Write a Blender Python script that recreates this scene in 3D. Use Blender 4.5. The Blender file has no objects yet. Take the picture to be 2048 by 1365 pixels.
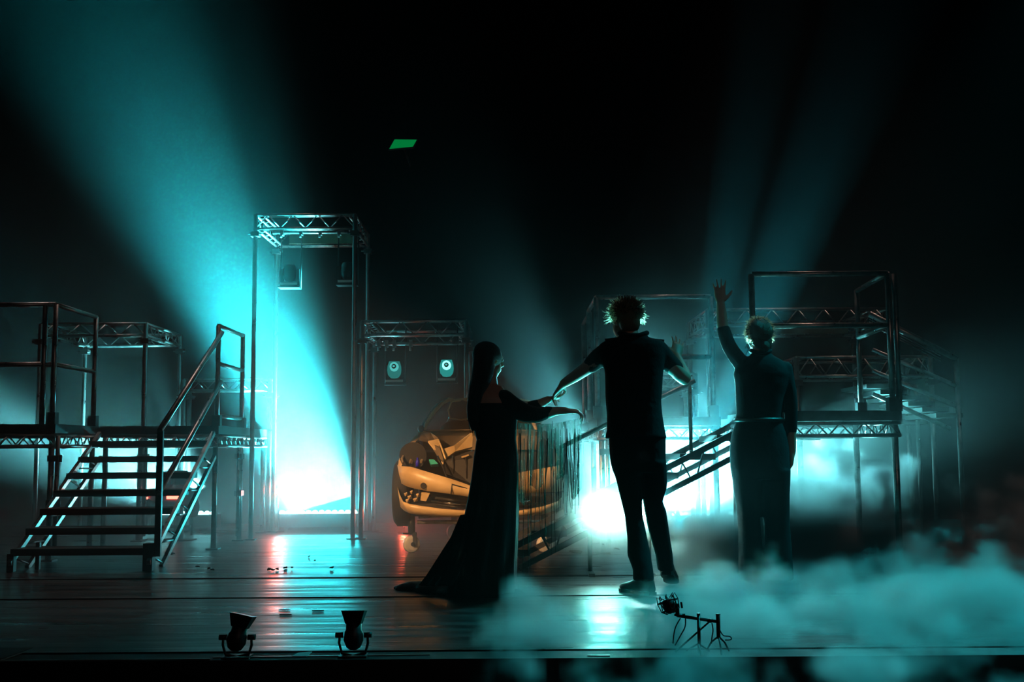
import bpy, bmesh, math, random
from mathutils import Vector, Matrix, noise

SC = bpy.context.scene
COL = SC.collection
V = Vector

# ------------------------------------------------------------------ camera
W, H = 2048.0, 1365.0
FPX = 2180.0                                  # focal length in pixels of the 2048 px frame
HOR = 900.0                                   # row of the horizon on the centre column
CAM_Z = 0.87
ROLL = 0.007
TH = math.atan((HOR - H / 2) / FPX)
CAM = V((0, 0, CAM_Z))
_F = V((0, math.cos(TH), math.sin(TH)))
_R0 = V((1, 0, 0))
_U0 = V((0, -math.sin(TH), math.cos(TH)))
_R = _R0 * math.cos(ROLL) - _U0 * math.sin(ROLL)
_U = _U0 * math.cos(ROLL) + _R0 * math.sin(ROLL)
cam_d = bpy.data.cameras.new('camera')
cam_d.sensor_width = 36.0
cam_d.lens = FPX / W * 36.0
cam_d.clip_start = 0.05
cam_d.clip_end = 100
cam_o = bpy.data.objects.new('camera', cam_d)
COL.objects.link(cam_o)
cam_o.matrix_world = Matrix(((_R.x, _U.x, -_F.x, CAM.x), (_R.y, _U.y, -_F.y, CAM.y),
                             (_R.z, _U.z, -_F.z, CAM.z), (0, 0, 0, 1)))
SC.camera = cam_o

def ray(px, py):
    return _F + _R * ((px - W / 2) / FPX) - _U * ((py - H / 2) / FPX)

def at(px, py, Y):
    """the point of the pixel's ray that stands Y metres up-stage"""
    d = ray(px, py)
    return CAM + d * (Y / d.y)

def fl(px, py, z=0.0):
    """the point of the pixel's ray on the stage floor"""
    d = ray(px, py)
    return CAM + d * ((z - CAM_Z) / d.z)

# ------------------------------------------------------------------ world, view
wd = bpy.data.worlds.new('world')
SC.world = wd
wd.use_nodes = True
wd.node_tree.nodes['Background'].inputs[0].default_value = (0.0, 0.004, 0.006, 1)
wd.node_tree.nodes['Background'].inputs[1].default_value = 0.12
SC.view_settings.view_transform = 'Standard'
SC.view_settings.look = 'None'
SC.view_settings.gamma = 1.0
SC.view_settings.use_curve_mapping = False
SC.view_settings.exposure = 0.25
SC.cycles.volume_bounces = 0
SC.cycles.max_bounces = 3
SC.cycles.diffuse_bounces = 1
SC.cycles.glossy_bounces = 2
SC.cycles.transparent_max_bounces = 24
SC.cycles.sample_clamp_indirect = 3.0
SC.cycles.volume_max_steps = 160
SC.cycles.volume_step_rate = 1.0
SC.cycles.use_light_tree = False
SC.cycles.use_adaptive_sampling = True
SC.cycles.adaptive_threshold = 0.03

FOG_DENSITY = 7.0
FOG_CUT = 0.28

# ------------------------------------------------------------------ stage lighting
TEAL = (0.018, 0.80, 0.92)
CYAN = (0.05, 0.62, 1.0)
GREEN_TEAL = (0.02, 0.90, 0.72)
WHITE_TEAL = (0.19, 0.92, 1.0)
WARM = (1.0, 0.50, 0.20)

def aim(o, target):
    o.rotation_euler = (V(target) - o.location).to_track_quat('-Z', 'Y').to_euler()

def spot(name, loc, target, power, color, angle, blend=0.3, radius=0.03):
    d = bpy.data.lights.new(name, 'SPOT')
    d.energy = power; d.color = color; d.spot_size = math.radians(angle); d.spot_blend = blend
    d.shadow_soft_size = radius
    o = bpy.data.objects.new(name, d); COL.objects.link(o)
    o.location = loc; aim(o, target)
    return o

def area(name, loc, target, sx, sy, power, color, spread, roll=0.0):
    d = bpy.data.lights.new(name, 'AREA')
    d.shape = 'RECTANGLE'; d.size = sx; d.size_y = sy
    d.energy = power; d.color = color; d.spread = math.radians(spread)
    o = bpy.data.objects.new(name, d); COL.objects.link(o)
    loc = V(loc); z = (loc - V(target)).normalized()          # local +Z points away from the target
    x = V((1, 0, 0)); x = (x - z * x.dot(z)).normalized()
    y = z.cross(x)
    o.matrix_world = Matrix(((x.x, y.x, z.x, loc.x), (x.y, y.y, z.y, loc.y), (x.z, y.z, z.z, loc.z), (0, 0, 0, 1)))
    return o

BAR_Y = 12.25
bA0, bA1 = at(556, 1026, BAR_Y), at(714, 1026, BAR_Y)         # batten left of centre
bL0, bL1 = at(283, 1028, BAR_Y), at(430, 1028, BAR_Y)         # batten behind the stairs
bR0, bR1 = at(1196, 1030, BAR_Y), at(1480, 1030, BAR_Y)       # battens behind the two standing people
YB = 7.70
BLIND = [at(1194, 1021, YB), at(1222, 1021, YB), at(1284, 1021, YB)]

def mid(a, b): return (a + b) * 0.5
# left of centre: a nearly parallel sheet that leans to the side, its short white glow and the spill over the boards
cA, cL, cR = mid(bA0, bA1), mid(bL0, bL1), mid(bR0, bR1)
PINK = (1.0, .60, .50)
area('light_batten_left', cA + V((0, -.05, .07)), cA + V((-1.75, -2.3, 5.0)), 0.9, 0.05, 2000, TEAL, 30)
area('light_batten_left_glow', cA + V((0, -.05, .075)), cA + V((-1.7, -1.9, 5.0)), 0.9, 0.05, 360, WHITE_TEAL, 40)
area('light_batten_left_spill', cA + V((0, -.06, .06)), cA + V((0, -3, 1.6)), 0.9, 0.05, 30, TEAL, 100)
area('light_batten_stairs', cL + V((0, -.05, .07)), cL + V((-2.8, -1.8, 3.4)), 0.85, 0.05, 800, WHITE_TEAL, 70)
area('light_batten_right', cR + V((-.12, -.05, .07)), cR + V((0.0, -2.2, 0.95)), 1.3, 0.05, 1100, WHITE_TEAL, 44)
spot('light_blinder', BLIND[0] + V((.04, -.10, 0)), BLIND[0] + V((0.5, -4, 1.9)), 75, GREEN_TEAL, 150, 0.9, 0.06)
spot('light_blinder', BLIND[2] + V((0, -.10, 0)), BLIND[2] + V((0.4, -4, 2.6)), 70, TEAL, 110, 0.9, 0.05)
RIM_LAMP = V((1.24, 10.35, 1.72))  # added lamp, unseen behind the figure, to rim hair and shoulders
spot('light_added_rim', RIM_LAMP + V((0, -.12, 0)), (1.15, 6.8, 1.62), 260, WHITE_TEAL, 46, 0.6, 0.05)
BEAM = fl(1352, 1109)  # added floor lamps that account for the slanting upper beams
for q, pw, an in ((at(1500, 250, 8.4), 11000, 10), (at(1668, 250, 8.4), 11000, 14)):
    spot('light_added_beam', BEAM + V((0, 0, .16)), q, pw, (0.02, .66, .85), an, 0.7, 0.04)
spot('light_front_warm', (-5.2, 3.2, 4.2), (-0.40, 9.0, 0.72), 4400, WARM, 14.5, 0.5, 0.05)
spot('light_front_wash', (3.5, -3.0, 5.5), (0, 9.5, 1.5), 60, PINK, 60, 0.8, 0.1)
spot('light_side_warm', (-0.6, 4.2, 5.2), (-2.1, 10.9, 1.25), 200, WARM, 12, 0.6, 0.05)
spot('light_overhead_blue', (4.3, 7.5, 5.0), (1.7, 5.5, 0.0), 1800, (0.008, .60, .68), 44, 0.9, 0.08)  # added lamp out of view above, to light the low fog
spot('light_overhead_pink_left', (-3.0, 12.2, 7.6), (-3.4, 9.4, 1.6), 200, PINK, 44, 0.8, 0.06)
spot('light_overhead_pink_right', (3.0, 12.2, 7.6), (2.6, 8.6, 1.8), 170, PINK, 40, 0.8, 0.06)

# ------------------------------------------------------------------ mesh helpers
def frame(d, up=None):
    d = d.normalized()
    up = up or (V((0, 0, 1)) if abs(d.z) < 0.95 else V((0, 1, 0)))
    x = d.cross(up).normalized()
    return x, x.cross(d).normalized()

class MB:
    """collects shapes, then becomes one mesh"""
    def __init__(s):
        s.v = []; s.f = []; s.sm = []
    def add(s, vs, fs, smooth=False):
        o = len(s.v); s.v += [V(p) for p in vs]
        for f in fs: s.f.append([i + o for i in f]); s.sm.append(smooth)
        return s
    def box(s, c, size, ax=None):
        c = V(c); ax = ax or (V((1, 0, 0)), V((0, 1, 0)), V((0, 0, 1)))
        hx, hy, hz = [k * 0.5 for k in size]
        vs = [c + ax[0] * (i * hx) + ax[1] * (j * hy) + ax[2] * (k * hz) for i in (-1, 1) for j in (-1, 1) for k in (-1, 1)]
        return s.add(vs, [(0, 1, 3, 2), (4, 6, 7, 5), (0, 4, 5, 1), (2, 3, 7, 6), (0, 2, 6, 4), (1, 5, 7, 3)])
    def span(s, lo, hi):
        lo = V(lo); hi = V(hi)
        return s.box((lo + hi) * .5, [abs(k) for k in (hi - lo)])
    def beam(s, p, q, w, h, up=None):
        p = V(p); q = V(q); d = (q - p); x, u = frame(d, up)
        return s.box((p + q) * .5, (w, d.length, h), (x, d.normalized(), u))
    def tube(s, p, q, r0, r1=None, n=10):
        p = V(p); q = V(q); r1 = r0 if r1 is None else r1
        x, u = frame(q - p)
        return s.loft([[p + x * (math.cos(a) * r0) + u * (math.sin(a) * r0) for a in ring_angles(n)],
                       [q + x * (math.cos(a) * r1) + u * (math.sin(a) * r1) for a in ring_angles(n)]])
    def path(s, pts, rad, n=8, closed=False, flat=1.0):
        """a tube through points; rad a number or one per point"""
        pts = [V(p) for p in pts]; m = len(pts)
        rr = rad if isinstance(rad, (list, tuple)) else [rad] * m
        rings = []; x = None
        for i in range(m):
            if closed: d = pts[(i + 1) % m] - pts[i - 1]
            else: d = pts[min(i + 1, m - 1)] - pts[max(i - 1, 0)]
            d = d.normalized() if d.length > 1e-9 else V((0, 0, 1))
            if x is None: x, u = frame(d)
            else:
                x = (x - d * x.dot(d)).normalized(); u = x.cross(d).normalized()
            rings.append([pts[i] + x * (math.cos(a) * rr[i]) + u * (math.sin(a) * rr[i] * flat) for a in ring_angles(n)])
        return s.loft(rings, loop=closed)
    def loft(s, rings, caps=True, loop=False, smooth=True):
        n = len(rings[0]); o = len(s.v); m = len(rings)
        for r in rings: s.v += [V(p) for p in r]
        for i in range(m if loop else m - 1):
            a = o + i * n; b = o + ((i + 1) % m) * n
            for j in range(n):
                k = (j + 1) % n
                s.f.append([a + j, a + k, b + k, b + j]); s.sm.append(smooth)
        if caps and not loop:
            s.f.append([o + j for j in range(n)][::-1]); s.sm.append(False)
            s.f.append([o + (m - 1) * n + j for j in range(n)]); s.sm.append(False)
        return s
    def ellipsoid(s, c, r, ax=None, nu=18, nv=10):
        c = V(c); ax = ax or (V((1, 0, 0)), V((0, 1, 0)), V((0, 0, 1)))
        rings = []
        for i in range(1, nv):
            t = math.pi * i / nv
            rings.append([c + ax[0] * (math.sin(t) * math.cos(a) * r[0]) + ax[1] * (math.sin(t) * math.sin(a) * r[1]) - ax[2] * (math.cos(t) * r[2]) for a in ring_angles(nu)])
        return s.loft(rings)
    def lathe(s, p, q, prof, n=20):
        """prof: (fraction of p..q, radius)"""
        p = V(p); q = V(q); x, u = frame(q - p)
        return s.loft([[p + (q - p) * t + x * (math.cos(a) * r) + u * (math.sin(a) * r) for a in ring_angles(n)] for t, r in prof])
    def plate(s, pts, thick, nrm=None):
        """an outline given thickness along its normal"""
        pts = [V(p) for p in pts]; n = len(pts)
        if nrm is None:
            nrm = V((0, 0, 0))
            for i in range(n): nrm += (pts[i] - pts[0]).cross(pts[(i + 1) % n] - pts[0])
        nrm = V(nrm).normalized() * thick * .5
        a = [p + nrm for p in pts]; b = [p - nrm for p in pts]
        fs = [list(range(n)), list(range(2 * n - 1, n - 1, -1))] + [[i, n + i, n + (i + 1) % n, (i + 1) % n] for i in range(n)]
        return s.add(a + b, fs)
    def grid(s, rows, smooth=True, thick=None):
        """a sheet through rows of points, closed to a slab when thick"""
        m = len(rows); n = len(rows[0]); o = len(s.v)
        for r in rows: s.v += [V(p) for p in r]
        for i in range(m - 1):
            for j in range(n - 1):
                s.f.append([o + i * n + j, o + i * n + j + 1, o + (i + 1) * n + j + 1, o + (i + 1) * n + j]); s.sm.append(smooth)
        if thick is not None:
            t = V(thick); o2 = len(s.v)
            for r in rows: s.v += [V(p) + t for p in r]
            for i in range(m - 1):
                for j in range(n - 1):
                    s.f.append([o2 + i * n + j, o2 + (i + 1) * n + j, o2 + (i + 1) * n + j + 1, o2 + i * n + j + 1]); s.sm.append(smooth)
            rim = [i * n for i in range(m)] + [(m - 1) * n + j for j in range(1, n)] + [i * n + n - 1 for i in range(m - 2, -1, -1)] + list(range(n - 2, 0, -1))
            for i in range(len(rim)):
                a = rim[i]; b = rim[(i + 1) % len(rim)]
                s.f.append([o + a, o + b, o2 + b, o2 + a]); s.sm.append(False)
        return s
    def mesh(s, name, off=V((0, 0, 0))):
        me = bpy.data.meshes.new(name)
        me.from_pydata([tuple(p - off) for p in s.v], [], s.f)
        me.polygons.foreach_set('use_smooth', s.sm)
        me.update()
        bm = bmesh.new(); bm.from_mesh(me); bmesh.ops.recalc_face_normals(bm, faces=bm.faces); bm.to_mesh(me); bm.free()
        return me

_ang = {}
def ring_angles(n):
    if n not in _ang: _ang[n] = [2 * math.pi * i / n for i in range(n)]
    return _ang[n]

def thing(name, label, cat, base, group=None):
    o = bpy.data.objects.new(name, None); COL.objects.link(o)
    o.location = base; o.empty_display_size = 0.1
    o['label'] = label; o['category'] = cat
    if group: o['group'] = group
    return o

def org(o):
    p = V((0, 0, 0))
    while o is not None: p = p + o.location; o = o.parent
    return p

def part(name, mb, mat, parent, label=None, kind=None):
    base = org(parent)
    me = mb.mesh(name, base) if isinstance(mb, MB) else mb
    if not isinstance(mb, MB): me.transform(Matrix.Translation(-base))
    me.materials.append(MAT[mat])
    o = bpy.data.objects.new(name, me); COL.objects.link(o); o.parent = parent
    if label: o['label'] = label
    if kind: o['kind'] = kind
    return o

def single(name, mb, mat, label, cat, group=None, base=None):
    base = V(base) if base is not None else V((0, 0, 0))
    me = mb.mesh(name, base) if isinstance(mb, MB) else mb
    me.materials.append(MAT[mat])
    o = bpy.data.objects.new(name, me); COL.objects.link(o); o.location = base
    o['label'] = label; o['category'] = cat
    if group: o['group'] = group
    return o

def struct(name, mb, mat, parent=None):
    me = mb.mesh(name)
    me.materials.append(MAT[mat])
    o = bpy.data.objects.new(name, me); COL.objects.link(o); o['kind'] = 'structure'
    if parent: o.parent = parent
    return o

def unit_bar(name, w, h=None, rnd=True):
    """shared mesh of a 1 m bar along +Z"""
    m = MB()
    if rnd: m.tube((0, 0, 0), (0, 0, 1), w, n=8)
    else: m.box((0, 0, .5), (w, h or w, 1))
    return m.mesh(name)

_bars = {}
def bar(name, p, q, w, mat, parent, h=None, rnd=True, label=None):
    """a straight piece as an object of its own; alike pieces share mesh data"""
    p = V(p); q = V(q); key = (name, w, h, rnd, mat)
    if key not in _bars:
        me = unit_bar(name, w, h, rnd); me.materials.append(MAT[mat]); _bars[key] = me
    o = bpy.data.objects.new(name, _bars[key]); COL.objects.link(o); o.parent = parent
    d = q - p
    o.rotation_mode = 'QUATERNION'
    if abs(d.normalized().z) < .999:
        y = V((0, 0, 1)); z = d.normalized(); x = y.cross(z).normalized(); y = z.cross(x)
        o.rotation_quaternion = Matrix(((x.x, y.x, z.x), (x.y, y.y, z.y), (x.z, y.z, z.z))).to_quaternion()
    o.location = p - org(parent); o.scale = (1, 1, d.length)
    if label: o['label'] = label
    return o

def remesh(mb, voxel, smooth=3, factor=0.5):
    """melts overlapping shapes into one continuous skin"""
    me = mb.mesh('tmp'); o = bpy.data.objects.new('tmp', me); COL.objects.link(o)
    m = o.modifiers.new('r', 'REMESH'); m.mode = 'VOXEL'; m.voxel_size = voxel; m.use_smooth_shade = True
    if smooth:
        k = o.modifiers.new('s', 'SMOOTH'); k.iterations = smooth; k.factor = factor
    dg = bpy.context.evaluated_depsgraph_get()
    out = bpy.data.meshes.new_from_object(o.evaluated_get(dg))
    bpy.data.objects.remove(o)
    out.polygons.foreach_set('use_smooth', [True] * len(out.polygons))
    return out

# ------------------------------------------------------------------ materials
MAT = {}
def mat(name, color, rough=0.5, metal=0.0, var=0.0, scale=8.0, bump=0.0, spec=0.5, emit=None, estr=0.0, stretch=(1, 1, 1), color2=None, rvar=0.0):
    m = bpy.data.materials.new(name); m.use_nodes = True; MAT[name] = m
    nt = m.node_tree; b = nt.nodes['Principled BSDF']
    b.inputs['Base Color'].default_value = (*color, 1)
    b.inputs['Roughness'].default_value = rough
    b.inputs['Metallic'].default_value = metal
    b.inputs['Specular IOR Level'].default_value = spec
    if emit:
        b.inputs['Emission Color'].default_value = (*emit, 1); b.inputs['Emission Strength'].default_value = estr
    if var or bump or color2 or rvar:
        tc = nt.nodes.new('ShaderNodeTexCoord'); mp = nt.nodes.new('ShaderNodeMapping')
        mp.inputs['Scale'].default_value = stretch
        nz = nt.nodes.new('ShaderNodeTexNoise'); nz.inputs['Scale'].default_value = scale; nz.inputs['Detail'].default_value = 5
        nt.links.new(tc.outputs['Object'], mp.inputs['Vector']); nt.links.new(mp.outputs[0], nz.inputs['Vector'])
        if var or color2:
            rp = nt.nodes.new('ShaderNodeValToRGB')
            c2 = color2 or tuple(k * (1 - var) for k in color)
            rp.color_ramp.elements[0].position = 0.35; rp.color_ramp.elements[0].color = (*c2, 1)
            rp.color_ramp.elements[1].position = 0.65; rp.color_ramp.elements[1].color = (*color, 1)
            nt.links.new(nz.outputs['Fac'], rp.inputs[0]); nt.links.new(rp.outputs[0], b.inputs['Base Color'])
        if rvar:
            mr = nt.nodes.new('ShaderNodeMapRange'); mr.inputs[1].default_value = .3; mr.inputs[2].default_value = .7
            mr.inputs[3].default_value = rough - rvar; mr.inputs[4].default_value = rough + rvar
            nt.links.new(nz.outputs['Fac'], mr.inputs[0]); nt.links.new(mr.outputs[0], b.inputs['Roughness'])
        if bump:
            bp = nt.nodes.new('ShaderNodeBump'); bp.inputs['Strength'].default_value = bump; bp.inputs['Distance'].default_value = .02
            nt.links.new(nz.outputs['Fac'], bp.inputs['Height']); nt.links.new(bp.outputs[0], b.inputs['Normal'])
    return m

def emit_mat(name, color, strength):
    m = bpy.data.materials.new(name); m.use_nodes = True; MAT[name] = m
    nt = m.node_tree; nt.nodes.remove(nt.nodes['Principled BSDF'])
    m.cycles.emission_sampling = 'NONE'                       # left out of light sampling; lamp objects light the scene
    e = nt.nodes.new('ShaderNodeEmission'); e.inputs[0].default_value = (*color, 1); e.inputs[1].default_value = strength
    nt.links.new(e.outputs[0], nt.nodes['Material Output'].inputs['Surface'])
    return m

mat('aluminium', (0.42, 0.42, 0.41), 0.34, 0.9, var=.35, scale=20, rvar=.08)
mat('dark_steel', (0.06, 0.065, 0.065), 0.42, 0.6, var=.3, scale=14)
mat('black_metal', (0.015, 0.015, 0.016), 0.45, 0.3, var=.3, scale=30)
mat('black_paint', (0.012, 0.012, 0.013), 0.6, 0.0, var=.3, scale=9)
mat('deck_ply', (0.03, 0.026, 0.022), 0.55, 0.0, var=.4, scale=6, stretch=(1, 6, 1))
mat('stage_floor', (0.022, 0.023, 0.024), 0.36, 0.0, var=.5, scale=2.2, stretch=(.5, 4, 1), bump=.35, rvar=.12, spec=.7)
mat('floor_gap', (0.002, 0.002, 0.002), 0.9)
mat('lit_edge', (0.30, 0.29, 0.27), 0.4, .6, var=.4, scale=7)  # pale tone stands for light caught along the apron edges
mat('drape', (0.0004, 0.0004, 0.0004), 0.95, 0.0, spec=.0)
mat('bin_body', (0.06, 0.06, 0.062), 0.5)
mat('cable', (0.012, 0.012, 0.012), 0.5)
mat('skin', (0.50, 0.28, 0.20), 0.5, 0.0, var=.12, scale=12)
mat('hair_dark', (0.012, 0.008, 0.006), 0.45, bump=.6, scale=60, stretch=(6, 6, 1))
mat('hair_fair', (0.14, 0.11, 0.06), 0.4, bump=.6, scale=60, stretch=(6, 6, 1))
mat('hair_brown', (0.06, 0.035, 0.02), 0.4, bump=.6, scale=60, stretch=(6, 6, 1))
mat('shirt_black', (0.010, 0.010, 0.011), 0.9, spec=.2, bump=.25, scale=22)
mat('trouser_black', (0.008, 0.008, 0.009), 0.9, spec=.2, bump=.25, scale=18)
mat('suit_black', (0.010, 0.010, 0.012), 0.85, spec=.2, bump=.25, scale=16)
mat('dress_black', (0.006, 0.006, 0.007), 0.8, spec=.25, bump=.3, scale=14, stretch=(3, 3, .4))
mat('shoe_black', (0.008, 0.008, 0.008), 0.4)
mat('car_cream', (0.66, 0.50, 0.26), 0.38, 0.0, color2=(0.42, 0.29, 0.13), scale=3.2, spec=.5)
mat('car_inner', (0.20, 0.15, 0.09), 0.6, 0.0, var=.5, scale=5)
mat('car_dark', (0.012, 0.012, 0.012), 0.6, var=.4, scale=9)
mat('chrome', (0.75, 0.75, 0.76), 0.12, 1.0)
mat('tyre', (0.01, 0.01, 0.01), 0.8)
mat('castor_white', (0.62, 0.60, 0.55), 0.5, var=.15, scale=14)
mat('car_red', (0.16, 0.012, 0.014), 0.3, 0.1, var=.3, scale=5)
mat('paper', (0.7, 0.7, 0.68), 0.8, var=.1, scale=10)
mat('debris', (0.02, 0.018, 0.015), 0.9)
mat('label_white', (0.75, 0.72, 0.68), 0.6)
mat('cooling_fin', (0.1, 0.1, 0.1), 0.4, .7)
mat('leather', (0.015, 0.014, 0.013), 0.45, bump=.2, scale=25)
mat('car_blue', (0.02, 0.02, 0.5), 0.3)
mat('car_green', (0.02, 0.35, 0.30), 0.4)
mat('glass_dark', (0.02, 0.02, 0.02), 0.05, spec=.8)
def strand_mat(name, c):
    m = bpy.data.materials.new(name); m.use_nodes = True; MAT[name] = m
    nt = m.node_tree; b = nt.nodes['Principled BSDF']; b.inputs['Base Color'].default_value = (*c, 1); b.inputs['Roughness'].default_value = .4
    t = nt.nodes.new('ShaderNodeBsdfTranslucent'); t.inputs[0].default_value = (*[min(1, k * 2) for k in c], 1)
    x = nt.nodes.new('ShaderNodeMixShader'); x.inputs[0].default_value = .6
    nt.links.new(b.outputs[0], x.inputs[1]); nt.links.new(t.outputs[0], x.inputs[2]); nt.links.new(x.outputs[0], nt.nodes['Material Output'].inputs['Surface'])
strand_mat('strand_fair', (.48, .42, .28)); strand_mat('strand_brown', (.30, .20, .12))
emit_mat('led_teal', (0.25, 0.95, 1.0), 40.0)
emit_mat('led_white', (0.45, 1.0, 0.92), 140.0)
emit_mat('tail_light', (1.0, 0.16, 0.10), 5.0)
emit_mat('lens_glow', (0.25, 1.0, 0.92), 1.6)
emit_mat('lens_glow_dim', (0.10, 0.62, 0.58), 0.7)
emit_mat('glass_lens_glow', (0.01, 0.22, 0.20), 1.0)  # teal glow added so the lamp heads show
emit_mat('glass_lens_glow_dim', (0.01, 0.13, 0.12), 1.0)
emit_mat('green_sign', (0.0, 0.15, 0.03), 1.0)
emit_mat('added_red_lens', (1.0, 0.20, 0.10), 10.0)

# ------------------------------------------------------------------ the stage itself
random.seed(7)
Y_SEAM1 = fl(1024, 1153).y            # two seams across the boards, then the stage edge
Y_SEAM2 = fl(1024, 1191).y
Y_LIP = fl(1024, 1297).y
Y_EDGE = fl(1024, 1312).y
Y_WALL = 13.3
floor = struct('floor', MB().span((-9, Y_SEAM2 + .012, -.3), (9, Y_SEAM1 - .012, -.004)), 'stage_floor')
def floor_part(name, mb, m):
    o = part(name, mb, m, floor); return o
floor_part('rear_boards', MB().span((-9, Y_SEAM1 + .012, -.3), (9, Y_WALL + .3, 0)), 'stage_floor')
floor_part('front_boards', MB().span((-9, Y_LIP + .01, -.3), (9, Y_SEAM2 - .012, -.008)), 'stage_floor')
floor_part('apron_boards', MB().span((-9, Y_EDGE, -.3), (9, Y_LIP - .01, -.012)), 'black_paint')
floor_part('seam_bed', MB().span((-9, Y_EDGE, -.4), (9, Y_WALL + .3, -.06)), 'floor_gap')
# black drape stretched flat across the back
struct('wall_back', MB().span((-9, Y_WALL, 0), (9, Y_WALL + .06, 8.6)), 'drape')

# haze that fills the whole stage, thickest near the boards
def haze_material(name, aniso, d0, scale_h, base):
    m = bpy.data.materials.new(name); m.use_nodes = True; MAT[name] = m
    nt = m.node_tree; nt.nodes.remove(nt.nodes['Principled BSDF'])
    s = nt.nodes.new('ShaderNodeVolumeScatter'); s.inputs['Color'].default_value = (1, 1, 1, 1)
    s.inputs['Anisotropy'].default_value = aniso
    g = nt.nodes.new('ShaderNodeNewGeometry'); sx = nt.nodes.new('ShaderNodeSeparateXYZ')
    nt.links.new(g.outputs['Position'], sx.inputs[0])
    def mth(op, a, b):
        k = nt.nodes.new('ShaderNodeMath'); k.operation = op
        for i, q in enumerate((a, b)):
            if isinstance(q, (int, float)): k.inputs[i].default_value = q
            elif q is not None: nt.links.new(q, k.inputs[i])
        return k.outputs[0]
    e = mth('EXPONENT', mth('MULTIPLY', sx.outputs['Z'], -1.0 / scale_h), None)
    e2 = mth('EXPONENT', mth('MULTIPLY', sx.outputs['Z'], -1.0 / 1.05), None)
    mr = nt.nodes.new('ShaderNodeMapRange'); mr.interpolation_type = 'SMOOTHSTEP'
    nt.links.new(sx.outputs['Y'], mr.inputs[0])
    for i, q in enumerate((7.0, 9.4, .035, 1.0)): mr.inputs[1 + i].default_value = q       # thinned towards the camera so the figures stay dark
    nt.links.new(mth('MULTIPLY', mth('ADD', mth('MULTIPLY', e, d0), mth('MULTIPLY', e2, base)), mr.outputs[0]), s.inputs['Density'])
    nt.links.new(s.outputs[0], nt.nodes['Material Output'].inputs['Volume'])
    return m
haze_material('haze', 0.3, 0.15, 0.6, 0.075)
hz = MB().span((-8.5, Y_EDGE + .1, 0.004), (8.5, Y_WALL - .18, 8.4))
hz_o = bpy.data.objects.new('haze', hz.mesh('haze')); COL.objects.link(hz_o)
hz_o.data.materials.append(MAT['haze'])
hz_o['kind'] = 'stuff'; hz_o['label'] = 'thin stage haze hanging over the whole stage'; hz_o['category'] = 'haze'

# ------------------------------------------------------------------ scaffold platforms, towers, stairs
TR = 0.024                                     # main tube radius
def truss_side(t, p, q, z0, z1, pieces=True, pitch=0.16, m='aluminium'):
    """flat lattice girder between two corners: two chords and a zigzag"""
    a0 = V((p[0], p[1], z0)); b0 = V((q[0], q[1], z0)); a1 = V((p[0], p[1], z1)); b1 = V((q[0], q[1], z1))
    bar('truss_chord', a0, b0, .014, m, t); bar('truss_chord', a1, b1, .014, m, t)
    L = (b0 - a0).length; n = max(2, int(round(L / pitch)))
    j = MB()
    for i in range(n):
        u0 = a0.lerp(b0, i / n); u1 = a1.lerp(b1, (i + .5) / n); u2 = a0.lerp(b0, (i + 1) / n)
        if pieces:
            bar('truss_brace', u0, u1, .006, m, t); bar('truss_brace', u1, u2, .006, m, t)
        else:
            j.tube(u0, u1, .006, n=5); j.tube(u1, u2, .006, n=5)
    if not pieces: part('truss_bracing', j, m, t, kind='stuff')

def leg(t, x, y, z1, double=None, z0=0.0, m='aluminium'):
    bar('leg', (x, y, z0 + .012), (x, y, z1), TR, m, t)
    part('foot_plate', MB().box((x, y, z0 + .006), (.11, .11, .012)), 'dark_steel', t)
    if double:
        dx, dy = double
        bar('brace_tube', (x + dx, y + dy, z0 + .05), (x + dx, y + dy, z1 - .02), .019, m, t)
        for z in (.45 * z1, .8 * z1):
            part('clamp', MB().beam((x - dx * .4, y - dy * .4, z), (x + dx * 1.4, y + dy * 1.4, z), .07, .05).tube((x + dx * 1.5, y + dy * 1.5, z - .03), (x + dx * 1.5, y + dy * 1.5, z + .03), .012), 'dark_steel', t)

def platform(name, label, x0, x1, y0, y1, legs, zd=1.12, front=True, group=None):
    t = thing(name, label, 'platform', ((x0 + x1) / 2, (y0 + y1) / 2, 0), group)
    part('deck', MB().span((x0, y0, zd - .055), (x1, y1, zd)), 'deck_ply', t)
    part('deck_rim', MB().span((x0 - .012, y0 - .012, zd - .07), (x1 + .012, y0, zd + .004)).span((x0 - .012, y1, zd - .07), (x1 + .012, y1 + .012, zd + .004))
         .span((x0 - .012, y0, zd - .07), (x0, y1, zd + .004)).span((x1, y0, zd - .07), (x1 + .012, y1, zd + .004)), 'dark_steel', t)
    z0, z1 = zd - .175, zd - .085
    truss_side(t, (x0, y0), (x1, y0), z0, z1)
    truss_side(t, (x1, y0), (x1, y1), z0, z1)
    truss_side(t, (x0, y1), (x1, y1), z0, z1, pieces=False)
    truss_side(t, (x0, y0), (x0, y1), z0, z1, pieces=False)
    for x, y, d in legs:
        leg(t, x, y, zd - .07, d)
    return t

def guardrail(t, pts, z0, z1, mids=(0.5,), m='aluminium', r=.022):
    for p in pts:
        bar('rail_post', (p[0], p[1], z0), (p[0], p[1], z1), r, m, t)
        part('post_socket', MB().box((p[0], p[1], z0 + .05), (.075, .075, .1)), 'dark_steel', t)
    for a, b in zip(pts[:-1], pts[1:]):
        for k in (1.0,) + tuple(mids):
            z = z0 + (z1 - z0) * k
            bar('rail', (a[0], a[1], z), (b[0], b[1], z), r * .9, m, t)

XL, XM, XR = -3.73, -2.66, -1.59               # lines of the one metre grid on the left
ZD = 1.10
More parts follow.
